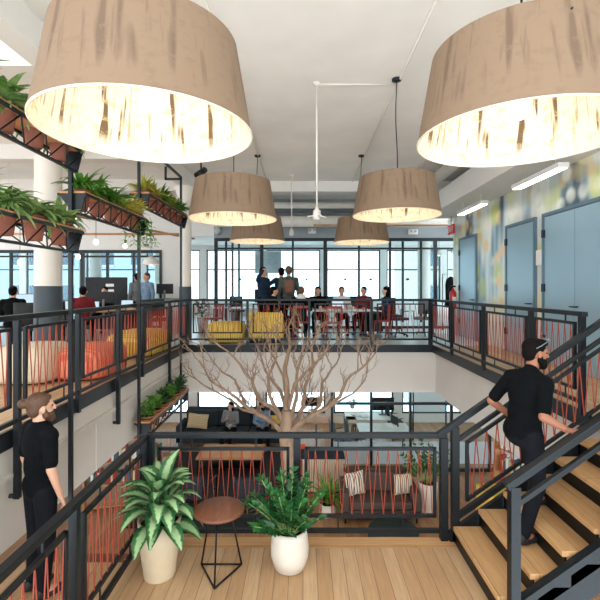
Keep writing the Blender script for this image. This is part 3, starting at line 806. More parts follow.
for cps,dy,r0 in limbs:
    n=len(cps); m=MB(); pts=[C8(x,y,dy*(i/(n-1))**1.1) for i,(x,y) in enumerate(cps)]
    fine=[]
    for a,b_ in zip(pts[:-1],pts[1:]): fine+=wig(a,b_,3,.012)[:-1]
    fine.append(pts[-1]); K=len(fine)
    m.tube(fine,[r0*(1-.78*i/(K-1)) for i in range(K)],8)
    for i in range(4,K):
        if rt.random()<.62:
            d=(fine[i]-fine[i-1]).normalized(); nd=(d*.6+Vector((rt.uniform(-.8,.8),rt.uniform(-.8,.8),rt.uniform(.1,1.0)))).normalized()
            twig(m,fine[i],nd,rt.uniform(.25,.55)*(1.1-i/K*.4),r0*.26,2)
    m.build('branch','bark',tree,world=True)

# ------------------------------------------------------------------ furniture
def rbox(name,mat,parent,x0,x1,y0,y1,z0,z1,bev=.03,seg=4): return MB().box(x0,x1,y0,y1,z0,z1).build(name,mat,parent,bev,seg=seg)
def pillow(t_name,label,loc,size,mat,rot,cat='cushion'):
    m=MB(); n=10; w,h,d=size; vs=[];fs=[]
    for s in (1,-1):
        for j in range(n+1):
            for i in range(n+1):
                u=i/n*2-1; v=j/n*2-1; b=(1-u**4)*(1-v**4); pin=1-.07*(abs(u*v))
                pinch=1-.06*(1-abs(u))*abs(v)**3-.06*(1-abs(v))*abs(u)**3
                vs.append((u*w/2*pinch, s*d/2*b**.6, v*h/2*pinch))
    q=(n+1)**2
    for s in (0,1):
        for j in range(n):
            for i in range(n):
                a=s*q+j*(n+1)+i; f=(a,a+1,a+n+2,a+n+1); fs.append(f if s else f[::-1])
    m.add(vs,fs,True); o=m.build(t_name,mat); o.location=loc; o.rotation_euler=rot; return tag(o,label,cat)
def sofa(label,loc,w,d,mat,seats,back=.85,rz=0,seat_h=.44,cat='sofa'):
    t=thing('sofa',label,cat,loc,rz)
    rbox('base',mat,t,-w/2,w/2,0,d,.12,.28,.02)
    for s in (-1,1): rbox('armrest',mat,t,min(s*w/2,s*(w/2-.16)),max(s*w/2,s*(w/2-.16)),0,d,.12,.64,.04)
    rbox('backrest',mat,t,-w/2+.165,w/2-.165,d-.2,d,.28,back,.04)
    sw=(w-.34)/seats
    for i in range(seats):
        rbox('seat_cushion',mat,t,-w/2+.17+i*sw,-w/2+.17+(i+1)*sw-.006,.0,d-.22,.285,seat_h,.04)
        rbox('back_cushion',mat,t,-w/2+.17+i*sw,-w/2+.17+(i+1)*sw-.006,d-.36,d-.205,seat_h+.005,back-.02,.05)
    for sx in (-1,1):
        for y in (.06,d-.06): MB().tube([(sx*(w/2-.08),y,0),(sx*(w/2-.08),y,.125)],.02,8).build('leg','black_metal',t)
    return t
sofa('brown grey fabric loveseat with patterned cushions on the lower level',(1.6,8.74,FL2),1.62,.85,'sofa_brown',1,.87)
pillow('cushion','cream cushion with dark rows of stripes at the left of the brown loveseat',(1.1,9.1,FL2+.68),(.46,.46,.16),'pillow_black',(-.25,.0,.45))
pillow('cushion','cream and grey striped cushion at the right of the brown loveseat',(2.12,9.12,FL2+.66),(.44,.42,.16),'pillow_stripe',(-.25,PI/2,.0))
t=thing('ottoman','round dark green ottoman in front of the brown loveseat','ottoman',(1.66,7.9,FL2))
MB().lathe([(0,.06),(.44,.06),(.46,.1),(.46,.36),(.43,.4),(0,.41)],n=36).build('cushion','ottoman_green',t); MB().lathe([(0,0),(.3,0),(.3,.06)],n=24).build('plinth','black_metal',t)
sofa('long charcoal sofa below the back windows, with two people on it',(-2.15,13.0,FL2),3.4,.9,'sofa_dark',3,1.0,seat_h=.46)
pillow('cushion','beige striped cushion at the left end of the charcoal sofa',(-3.25,13.3,FL2+.70),(.62,.44,.16),'pillow_beige',(-.25,.12,.1))
pillow('cushion','yellow beige cushion at the right end of the charcoal sofa',(-.78,13.3,FL2+.66),(.45,.45,.16),'yellow_pillow',(-.25,-.15,-.3))
tag(MB().box(-3.6,-.3,8.6,12.6,FL2+.002,FL2+.014).build('rug','rug_dark'),'dark grey rug under the wooden coffee table','rug')
t=thing('coffee_table','rectangular coffee table with light wood top in front of the charcoal sofa','coffee table',(-1.9,11.5,FL2))
rbox('tabletop','table_wood',t,-.85,.85,-.5,.5,.41,.46,.006,2)
rbox('lower_shelf','black_metal',t,-.8,.8,-.42,.42,.14,.165,.003,2)
for sx in (-1,1):
    for sy in (-1,1): MB().box(sx*.8-.02,sx*.8+.02,sy*.45-.02,sy*.45+.02,0,.41).build('leg','black_metal',t)
def arm_chair(label,loc,rz,mat,cush):
    t=thing('armchair',label,'armchair',loc,rz)
    for sx in (-1,1):
        MB().tube([(sx*.34,-.34,0),(sx*.34,-.34,.6),(sx*.34,.3,.62),(sx*.34,.36,0)],.018,8).build('side_frame','black_metal',t)
    MB().beam((-.34,-.33,.32),(.34,-.33,.32),.03).beam((-.34,.33,.30),(.34,.33,.30),.03).build('cross_bar','black_metal',t)
    rbox('seat',mat,t,-.31,.31,-.33,.31,.33,.45,.04); b=rbox('backrest',mat,t,-.31,.31,.22,.36,.46,.85,.05)
    if cush: rbox('throw',cush,t,-.35,.3,-.36,.0,.455,.50,.02)
    return t
arm_chair('black framed armchair with a cream throw, in front of the coffee table',(-1.15,9.3,FL2),PI+.15,'sofa_dark','cream_fabric')
arm_chair('black framed armchair left of the one with the cream throw',(-2.35,9.4,FL2),PI-.2,'sofa_dark',None)
# ribbed counter behind loveseat
t=thing('counter','ribbed beige counter with a dark top between the tree and the loveseat','counter',(.5,10.3,FL2))
rbox('body','tambour',t,-.52,.45,-.25,.25,.05,.82,.004,2); rbox('top','sofa_dark',t,-.55,.48,-.28,.28,.82,.86,.004,2); rbox('plinth','black_metal',t,-.5,.43,-.22,.22,0,.05,.002,2)
# side table on the landing
t=thing('side_table','small round walnut side table on thin black triangular legs, on the landing','side table',(-.74,3.80,LZ))
tp=MB().lathe([(0,.542),(.205,.542),(.222,.552),(.222,.568),(.215,.575),(0,.575)],n=48).build('tabletop','walnut',t)
for a in (-PI/2,PI/6,PI*5/6):
    a+=.0; q=PI/3
    MB().tube([(.10*math.cos(a),.10*math.sin(a),.545),(.21*math.cos(a),.21*math.sin(a),.012)],.008,8).build('leg','black_metal',t)
f=MB(); ps=[(.21*math.cos(a),.21*math.sin(a),.012) for a in (-PI/2,PI/6,PI*5/6)]
for i in range(3): f.tube([ps[i],ps[(i+1)%3]],.008,8)
f.build('base_frame','black_metal',t)
MB().tube([(.10*math.cos(a),.10*math.sin(a),.535) for a in (-PI/2,PI/6,PI*5/6,-PI/2)],.008,6).build('top_frame','black_metal',t)
# poufs upper left
def pouf(name,label,loc,sx,sy,h,mat,rz=0,cat='pouf',group=None):
    t=thing(name,label,cat,loc,rz,group); m=MB(); prof=[(.0,.06),(.9,.06),(1,.16),(1,.62),(.93,.86),(.72,.98),(0,1.0)]
    m.lathe([(r,z*h) for r,z in prof],n=40)
    m.v=[(x*sx*(1/max(abs(math.cos(math.atan2(y,x)))**4+abs(math.sin(math.atan2(y,x)))**4,1e-6)**.25),y*sy*(1/max(abs(math.cos(math.atan2(y,x)))**4+abs(math.sin(math.atan2(y,x)))**4,1e-6)**.25),z) for x,y,z in m.v]
    m.build('cushion',mat,t); MB().lathe([(0,0),(.8,0),(.8,.06*h)],n=24).build('plinth','black_metal',t).scale=(sx,sy,1)
    return t
pouf('pouf','rounded coral orange pouf behind the left railing',(-3.2,6.55,0),.38,.58,.46,'orange_stripe')
pouf('pouf','rounded yellow ribbed pouf behind the left railing, beyond the orange one',(-3.3,8.75,0),.48,.8,.46,'yellow_fabric_side')
pouf('pouf','cream woven pouf behind the left railing, left of the orange one',(-3.85,6.2,0),.42,.5,.52,'cream_fabric')
pouf('pouf','low rounded yellow striped pouf behind the back railing',(-1.86,10.5,0),.46,.42,.50,'yellow_fabric')
t=thing('lounge_chair','yellow striped lounge chair with a high back, behind the back railing','lounge chair',(-.9,10.5,0))
rbox('seat','yellow_fabric',t,-.44,.44,-.28,.5,.12,.42,.08); rbox('backrest','yellow_fabric',t,-.44,.44,-.42,-.2,.12,.74,.09)
rbox('plinth','black_metal',t,-.38,.38,-.3,.4,0,.12,.01,2)

# generic office kit
def office_chair(label,loc,rz,mat='office_black',group=None):
    key='oc'+mat
    if key in protos: return dup(protos[key],loc,rz,label,group)
    t=thing('office_chair',label,'office chair',loc,rz,group)
    rbox('seat',mat,t,-.25,.25,-.24,.24,.44,.51,.03)
    b=MB(); b.add([(x,.24+.05*(1-(x/.23)**2)+ (z-.6)*.08,z) for z in (.58,.72,.88,1.02) for x in (-.22,-.12,0,.12,.22)],[(j*5+i,j*5+i+1,j*5+i+6,j*5+i+5) for j in range(3) for i in range(4)],True)
    o=b.build('backrest',mat,t); s=o.modifiers.new('s','SOLIDIFY'); s.thickness=.035
    MB().beam((0,.2,.46),(0,.31,.7),.05,.02).build('back_support','black_metal',t)
    for sx in (-1,1): MB().tube([(sx*.24,.05,.46),(sx*.3,.05,.5),(sx*.3,.05,.67),(sx*.3,-.15,.68)],.014,6).build('armrest','black_metal',t)
    MB().tube([(0,0,.1),(0,0,.44)],.025,10).build('gas_column','black_metal',t)
    for k in range(5):
        a=k*2*PI/5; l=MB().beam((0,0,.1),(.3*math.cos(a),.3*math.sin(a),.07),.035,.025).build('base_arm','black_metal',t)
        MB().tube([(.3*math.cos(a)-.012,.3*math.sin(a),.03),(.3*math.cos(a)+.012,.3*math.sin(a),.03)],.03,10).build('caster','black_metal',l)
    protos[key]=t; return t
def red_chair(label,loc,rz,group):
    if 'rc' in protos: return dup(protos['rc'],loc,rz,label,group)
    t=thing('chair',label,'chair',loc,rz,group)
    rbox('seat','red_plastic',t,-.21,.21,-.2,.2,.43,.465,.015)
    for sx in (-1,1):
        MB().beam((sx*.18,-.17,.44),(sx*.22,-.22,0),.028).build('leg','red_plastic',t)
        MB().beam((sx*.19,.17,.0),(sx*.185,.22,.86),.028).build('rear_leg','red_plastic',t)
    b=MB().beam((-.19,.22,.84),(.19,.22,.84),.03,.06)
    for k in range(5): b.beam((-.14+.07*k,.19,.46),(-.14+.07*k,.22,.82),.014)
    b.build('backrest','red_plastic',t); protos['rc']=t; return t
def desk(label,loc,w,d,rz=0,top='desk_white',h=.74,group=None,panel=False,cat='desk'):
    t=thing('desk',label,cat,loc,rz,group)
    rbox('desktop',top,t,-w/2,w/2,-d/2,d/2,h-.03,h,.004,2)
    for sx in (-1,1):
        for sy in (-1,1): MB().box(sx*(w/2-.06)-.02,sx*(w/2-.06)+.02,sy*(d/2-.06)-.02,sy*(d/2-.06)+.02,0,h-.03).build('leg','office_grey',t)
    if panel: rbox('privacy_panel','office_grey',t,-w/2,w/2,-.012,.012,h,h+.38,.003,2)
    return t
def monitor(label,loc,rz=0,w=.56,h=.34,mat='screen',group=None):
    t=thing('monitor',label,'monitor',loc,rz,group)
    rbox('housing','office_black',t,-w/2,w/2,0,.03,.14,.14+h,.006,2)
    MB().box(-w/2+.012,w/2-.012,-.003,-.0005,.152,.128+h).build('screen',mat,t)
    MB().beam((0,.03,.25),(0,.06,.0),.06,.02).box(-.11,.11,-.05,.13,0,.012).build('stand','office_grey',t); return t
def laptop(label,loc,rz=0,group=None):
    t=thing('laptop',label,'laptop',loc,rz,group)
    rbox('base','grey_box',t,-.16,.16,-.11,.11,0,.015,.003,2)
    MB().add([(-.16,.11,.015),(.16,.11,.015),(.16,.19,.225),(-.16,.19,.225),(-.16,.117,.012),(.16,.117,.012),(.16,.198,.222),(-.16,.198,.222)],[(0,1,2,3),(7,6,5,4),(0,4,5,1),(2,6,7,3),(0,3,7,4),(1,5,6,2)]).build('lid','grey_box',t)
    MB().add([(-.15,.1105,.025),(.15,.1105,.025),(.15,.184,.215),(-.15,.184,.215)],[(0,1,2,3)]).build('screen','screen_glow',t); return t

# upper back: round white tables, chairs
def round_table(label,loc,r,mat='desk_white',h=.74,group=None):
    t=thing('round_table',label,'table',loc,0,group)
    MB().lathe([(0,h-.03),(r-.01,h-.03),(r,h-.02),(r,h),(0,h)],n=40).build('tabletop',mat,t)
    MB().tube([(0,0,.02),(0,0,h-.03)],.04,12).build('pedestal','grey_box',t)
    MB().lathe([(0,0),(.3,0),(.3,.012),(.05,.03)],n=28).build('base','grey_box',t); return t
G='red chairs around the long white table'
# long white table behind back rail: px 305..350
t=desk('long white table behind the back railing with people seated at it',(.8,11.5,0),2.0,.9,0,'desk_white',.74,None,False,'table')
red_chair('red chair facing away behind the yellow lounge chair',(-.74,11.4,0),PI/2+.2,G)
red_chair('red chair on the near side of the long white table, left',(-.05,11.0,0),PI,G)
red_chair('red chair on the near side of the long white table, right',(.75,10.75,0),PI+.1,G)
red_chair('red chair at the right end of the long white table',(2.05,11.4,0),-PI/2,G)
red_chair('red chair standing alone left of the yellow pouf',(-2.55,12.2,0),-.8,G)
office_chair('dark office chair rolled up near the right end of the white table',(2.55,11.7,0),.6)
office_chair('grey office chair standing left of the mural wall end',(3.35,11.9,0),-.5,'office_grey')
office_chair('dark office chair behind the grey one by the glass partition',(2.7,13.0,0),.2)
t=thing('storage_cart','dark storage cart below the railing cords, right of the white table','cart',(1.98,12.6,0))
rbox('body','office_black',t,-.3,.3,-.25,.25,.06,.62,.01,2)
for sx in (-1,1): 
    for sy in (-1,1): MB().ell((sx*.25,sy*.2,.03),(.03,.03,.03)).build('wheel','black_metal',t)
round_table('small white round table at the far left by the bright opening',(-2.75,13.3,0),.4,h=.72)
desk('white desk seen behind the standing man in navy',(-1.5,12.9,0),1.3,.7,0)
monitor('dark monitor on the white desk left of the standing man',(-1.15,12.9,.74),PI,.6,.4)
laptop('laptop on the long white table',(.95,11.35,.74),.1)
for i,(x,l) in enumerate(((.45,'paper cup on the long white table, left one'),(1.3,'paper cup on the long white table, right one'))):
    tag(MB().lathe([(0,0),(.03,0),(.04,.1),(.036,.1)],n=14).build('cup','paper'),l,'cup').location=(x,11.25,.74)
# far rooms behind glass
desk('white meeting table inside the left glazed room',(-1.8,16.6,0),1.8,.9); desk('white meeting table inside the middle glazed room',(1.4,16.6,0),1.6,.9)
for x,l in ((-2.4,'dark office chair left of the left glazed room table'),(-1.2,'dark office chair right of the left glazed room table'),(.9,'dark office chair left of the middle glazed room table'),(1.9,'dark office chair right of the middle glazed room table')):
    office_chair(l,(x,15.7,0),PI)
tag(MB().box(-2.2,-1.0,19.7,19.95,2.0,3.0).build('roller_blind','grey_box'),'pale roller blind in the left glazed room','blind')
# radiator bench and plant at the far left opening
t=thing('radiator','long white radiator cover under the far window in the bright opening','radiator',(-4.6,19.4,0))
rbox('cover','white_paint',t,-2.2,1.8,0,.4,0,.62,.01,2)
r_=MB()
for k in range(40): r_.box(-2.15+.1*k,-2.15+.1*k+.03,-.012,0,.06,.5)
r_.build('grille','grey_box',t)
t=thing('potted_plant','small dark plant in a grey pot in front of the far window opening','potted plant',(-3.05,13.1,0))
MB().lathe([(0,0),(.13,0),(.17,.4),(.15,.4)],n=22).build('pot','grey_box',t); bushy(80,.2,.08,.2,.55,77).build('foliage','leaf_dark',t).location=(0,0,.38)
# hanging coats by the mural wall end
t=thing('coat_rack','black coat rail beside the exit corner with dark coats','coat rack',(4.75,13.4,0))
MB().tube([(-.4,0,0),(-.4,0,1.75),(.4,0,1.75),(.4,0,0)],.015,8).build('frame','black_metal',t)
for i,(x,l) in enumerate(((-.15,'black coat on the coat rail, left one'),(.2,'black coat on the coat rail, right one'))):
    m=MB(); m.lathe([(0,1.68),(.05,1.66),(.14,1.58),(.17,1.4),(.16,1.0),(.2,.75),(0,.75)][::-1],n=14); o=m.build('coat','cloth_black'); o.location=(4.75+x,13.4,0); o.scale=(1,.55,1); tag(o,l,'coat','coats on the rail')
# pendants in glazed room at right
for i,(px,py,l) in enumerate(((439,254,'small white cone pendant seen through the glass at right, left one'),(455,251,'small white cone pendant seen through the glass at right, right one'))):
    c=P(px,py,15.2); t=thing('cone_pendant',l,'pendant lamp',tuple(c),0,'cone pendants behind the glass')
    MB().lathe([(.16,-.06),(.05,.1),(.03,.14)],n=20).build('shade','white_paint',t); MB().ell((0,0,-.02),(.05,.05,.05)).build('bulb','pendant_glow',t)
    MB().tube([(0,0,.14),(0,0,3.3-c.z)],.005,5).build('cord','black_metal',t)

# upper left office
def P2(px,d,z=0): return ((px-303)/F*d,d,z)
desk('long wooden shared desk where the man in black sits',P2(118,12.2),2.6,1.0,0,'table_wood')
desk('wooden desk behind the left railing, nearer the thick column',P2(70,11.0),2.2,.9,0,'table_wood')
desk('white desk at the far left edge of the office',P2(12,9.8),2.2,.9,0,'desk_white')
desk('dark topped desk at the right end of the left office',P2(165,12.9),1.1,.7,0,'office_grey',1.0)
t=thing('partition_screen','tall dark office screen with two small white notices behind the man in black','screen',P2(110,13.75))
rbox('panel','office_black',t,-.78,.55,-.03,.03,0,1.66,.005,2)
for z in (1.18,1.36): MB().box(-.12,.14,-.036,-.031,z,z+.09).build('notice','paper',t)
t=thing('partition_screen','low dark desk screen below the standing pair','screen',P2(137,13.5)); rbox('panel','office_black',t,-.45,.5,-.03,.03,0,1.12,.005,2)
monitor('monitor in front of the man in black',P2(104,12.3,.74),PI,.55,.33)
monitor('monitor seen from behind near the right end of the left office',P2(165,12.9,1.0),PI,.5,.3)
for px,d,l in ((150,11.25,'dark office chair below the standing pair'),(64,9.9,'dark office chair next to the thick column'),(31,8.9,'dark office chair at the far left'),(160,11.6,'dark office chair at the right end of the left office')):
    office_chair(l,P2(px,d),R.uniform(2.6,3.6))
laptop('laptop on the wooden desk near the seated woman',P2(92,11.0,.74),.4); laptop('laptop on the desk of the man in black, right of him',P2(126,12.2,.74),.2)
monitor('bright monitor on the far left desk',P2(22,9.9,.74),.5,.5,.3,'screen_glow')
# dome pendant and bulbs left office
c=P(151,262,12.6); t=thing('dome_pendant','white dome pendant above the standing pair','pendant lamp',tuple(c))
MB().lathe([(.24,-.08),(.22,.02),(.14,.12),(.03,.16)],n=28).build('shade','white_paint',t); MB().tube([(0,0,.16),(0,0,3.3-c.z)],.006,5).build('cord','black_metal',t); MB().ell((0,0,-.02),(.06,.06,.06)).build('bulb','pendant_glow',t)
for px,py,d,l in ((78,257,9.5,'bare glowing bulb hanging right of the thick column'),(96,242,9.0,'bare glowing bulb hanging under the middle planter shelf'),(20,262,9.5,'bare glowing bulb at the far left of the office'),(125,246,11.0,'bare glowing bulb hanging above the man in black')):
    c=P(px,py,d); t=thing('bulb_pendant',l,'pendant lamp',tuple(c),0,'bare bulb pendants')
    MB().ell((0,0,0),(.05,.05,.06)).build('bulb','pendant_glow',t); MB().tube([(0,0,.05),(0,0,3.3-c.z)],.005,5).build('cord','black_metal',t)

# lower level: desks behind frosted glass
lw=FL2
desk('white desk behind the frosted glass, the near right one',(2.35,12.6,lw),1.5,.8,.0); desk('white desk behind the frosted glass, the far middle one',(2.1,13.7,lw),1.5,.8); desk('wood topped desk behind the frosted glass at left',(1.0,13.3,lw),1.3,.7,0,'table_wood')
monitor('black monitor on the far middle desk of the lower level',(2.55,13.8,lw+.74),0,.75,.42)
monitor('monitor on the wood topped desk of the lower level',(.3,14.3,lw+.74),0,.5,.3)
for x,y,l,mt in ((3.0,12.9,'dark office chair right of the near white desk downstairs','office_black'),(1.55,12.6,'grey office chair left of the near white desk downstairs','office_grey'),(1.1,12.4,'grey office chair before the wood topped desk downstairs','office_grey'),(3.0,13.9,'dark office chair right of the far white desk downstairs','office_black')):
    office_chair(l,(x,y,lw),R.uniform(1.2,2.2),mt)
for i,(x,y) in enumerate(((2.2,12.6),(2.6,12.7),(1.9,13.6),(1.7,13.7))):
    tag(MB().obox((0,0,.02),(.21,.29,.04),(0,0,R.uniform(-.5,.5))).build('paper_stack','paper'),('paper stack on the near white desk, left','paper stack on the near white desk, right','paper stack on the far white desk, right','paper stack on the far white desk, left')[i],'papers').location=(x,y,lw+.74)
t=thing('potted_plant','small plant on the lower window sill behind the frosted glass','potted plant',(1.75,15.25,-2.95))
MB().lathe([(0,0),(.07,0),(.1,.14)],n=16).build('pot','pot_white',t); bushy(40,.14,.06,.1,.2,9).build('foliage','leaf_green',t).location=(0,0,.12)
# whiteboard at right lower
t=thing('whiteboard','white board in a dark frame at the right of the lower glass office','whiteboard',(4.0,13.6,lw))
rbox('board','paper',t,-.5,.5,-.01,.01,.9,2.1,.003,2); MB().box(-.54,-.5,-.02,.02,0,2.14).box(.5,.54,-.02,.02,0,2.14).box(-.5,.5,-.02,.02,2.1,2.14).build('frame','steel',t)
# shelving on the lower level right and left, with books
def shelving(label,loc,w,h,n,rz=0,mat='table_wood'):
    t=thing('bookcase',label,'bookcase',loc,rz)
    for s in (-1,1): rbox('side_panel',mat,t,min(s*w/2,s*(w/2-.03)),max(s*w/2,s*(w/2-.03)),-.16,.16,0,h,.003,2)
    for k in range(n+1): rbox('shelf',mat,t,-w/2+.031,w/2-.031,-.16,.16,.04+k*(h-.07)/n,.065+k*(h-.07)/n,.002,2)
    return t
def ORD(i): return '%d%s'%(i,{1:'st',2:'nd',3:'rd'}.get(i%10 if i not in (11,12,13) else 0,'th'))
def books(loc,rz,x0,x1,z,grp,where,seed):
    r=random.Random(seed); x=x0; c=math.cos(rz); s=math.sin(rz); i=0
    cols=[('book_a','red'),('book_b','blue'),('book_c','cream'),('book_d','green'),('paper','white')]
    while x<x1-.08:
        w=r.uniform(.025,.055); h=r.uniform(.2,.3); k=r.randrange(5)
        o=MB().box(-w/2,w/2,-.09,.1,0,h).build('book',cols[k][0]); lx=x+w/2
        o.location=(loc[0]+c*lx, loc[1]+s*lx, loc[2]+z+.001); o.rotation_euler=(0,0,rz)
        i+=1; tag(o,'%s %s book, %s from the left on the %s'%('tall' if h>.25 else 'short',cols[k][1],ORD(i),where),'book',grp); x+=w+r.uniform(.002,.012)
def zsh(k,h,n): return .065+k*(h-.07)/n
L1=(4.6,8.6,lw); shelving('wooden bookcase under the right walkway, seen behind the stairs',L1,1.5,1.9,4,-PI/2+.6)
for k,nm in ((1,'second shelf behind the stairs'),(2,'third shelf behind the stairs'),(3,'top shelf behind the stairs')): books(L1,-PI/2+.6,-.66,.5,zsh(k,1.9,4),'books behind the stairs',nm,k)
L2=(-3.9,9.6,lw); shelving('wooden bookcase under the left floor, seen past the landing corner',L2,1.8,1.5,3,.25)
for k,nm in ((1,'middle shelf past the landing corner'),(2,'top shelf past the landing corner')): books(L2,.25,-.8,.75,zsh(k,1.5,3),'books past the landing corner',nm,10+k)
t=thing('yellow_cabinet','yellow cabinet under the right walkway, seen through the stair railing','cabinet',(3.5,7.7,lw))
rbox('body','yellow_fabric_side',t,-.3,.3,-.25,.25,.04,1.2,.01,2); rbox('plinth','black_metal',t,-.28,.28,-.22,.22,0,.04,.002,2)
arm_chair('orange armchair behind the lower end of the stairs',(2.95,6.9,lw),.6,'orange_fabric',None)
# left lower gap: table with papers and red chairs
desk('dark wood table with papers under the left floor',(-2.75,5.95,lw),1.1,1.3,0,'walnut',.74,None,False,'table')
for i,(x,y) in enumerate(((-2.9,5.5),(-2.5,5.85),(-2.9,6.2),(-2.5,6.5))):
    tag(MB().obox((0,0,.006),(.3,.21,.012),(0,0,.3*i)).build('magazine','paper' if i%2==0 else 'book_c'),('nearest','second','third','farthest')[i]+' magazine on the dark wood table','magazine').location=(x,y,lw+.74)
for x,y,rz,l in ((-3.6,5.6,-PI/2,'red chair left of the dark wood table, near one'),(-3.6,6.4,-PI/2,'red chair left of the dark wood table, far one'),(-1.8,5.6,PI/2,'red chair right of the dark wood table, near one'),(-1.8,6.4,PI/2,'red chair right of the dark wood table, far one'),(-2.7,4.4,PI,'red chair at the near end of the dark wood table')):
    red_chair(l,(x,y,lw),rz+PI,'red chairs around the dark wood table')
arm_chair('orange armchair behind the tree trunk',(-.2,10.6,lw),.1,'orange_fabric',None)
# added fill lamps, mostly out of view, that brighten the lower level
for x,y,l in ((-1.0,11.0,'left'),(2.2,11.9,'right'),(2.2,13.9,'far right'),(-2.2,13.6,'far left')):
    t=thing('linear_lamp','added fill lamp under the lower ceiling, '+l+' one','linear lamp',(x,y,FB-.12),0,'added fill lamps of the lower level')
    MB().box(-.7,.7,-.05,.05,0,.06).build('housing','white_paint',t); MB().box(-.68,.68,-.04,.04,-.01,-.001).build('tube','fill_tube_low',t)
    for s in (-.5,.5): MB().tube([(s,0,.06),(s,0,.12)],.008,6).build('rod','pipe',t)

# buildings across the street
def block(label,x0,x1,y,z0,z1,mat,nx,nz):
    t=thing('building',label,'building',((x0+x1)/2,y,z0))
    MB().box(x0,x1,y,y+6,z0,z1).build('facade',mat,t,world=True)
    w=(x1-x0)/nx; h=(z1-z0)/nz
    for i in range(nx):
        for k in range(nz):
            a=x0+w*(i+.22); b_=x0+w*(i+.78); c=z0+h*(k+.25); d=z0+h*(k+.8)
            f=MB().box(a-.08,b_+.08,y-.08,y-.001,c-.15,c-.02).box(a-.08,b_+.08,y-.06,y-.001,d,d+.1).build('window_surround','facade_warm',t,world=True)
            MB().box(a,b_,y-.03,y-.001,c,d).build('pane','facade_glass',f,world=True)
block('grey blue building across the street, seen through the left office windows',-34,-10.5,32,-8,9,'facade',8,5)
block('warm grey building across the street, seen through the right windows',8.5,26,34,-8,9,'facade_warm',6,5)
# ------------------------------------------------------------------ people
V=Vector
def bake(mb, vox, name, mat, parent, smooth=6, dec=None):
    o=mb.build('tmp',mat)
    m=o.modifiers.new('r','REMESH'); m.mode='VOXEL'; m.voxel_size=vox; m.use_smooth_shade=True
    s=o.modifiers.new('s','SMOOTH'); s.factor=.5; s.iterations=smooth
    dg=bpy.context.evaluated_depsgraph_get(); dg.update()
    me=bpy.data.meshes.new_from_object(o.evaluated_get(dg)); me.name=name
    me.polygons.foreach_set('use_smooth',[True]*len(me.polygons))
    bpy.data.objects.remove(o)
    n=bpy.data.objects.new(name,me); col.objects.link(n); n.parent=parent; return n
STAND=dict(pel=(0,0,.95),chest=(0,0,1.30),neck=(0,-.005,1.47),head=(0,.02,1.635),
  shL=(-.185,0,1.42),shR=(.185,0,1.42),elL=(-.235,-.02,1.14),elR=(.235,-.02,1.14),wrL=(-.25,.05,.90),wrR=(.25,.05,.90),
  hiL=(-.09,0,.93),hiR=(.09,0,.93),knL=(-.10,.01,.50),knR=(.10,.01,.50),anL=(-.10,-.02,.08),anR=(.10,-.02,.08))
def sit():
    d={k:V(v) for k,v in STAND.items()}
    for k in ('pel','chest','neck','head','shL','shR','elL','elR','wrL','wrR','hiL','hiR'): d[k]=d[k]-V((0,0,.40))
    d['knL']=V((-.12,.44,.50)); d['knR']=V((.12,.44,.50)); d['anL']=V((-.12,.42,.08)); d['anR']=V((.12,.42,.08))
    d['elL']=V((-.24,.06,.76)); d['elR']=V((.24,.06,.76)); d['wrL']=V((-.15,.30,.76)); d['wrR']=V((.15,.30,.76))
    return d
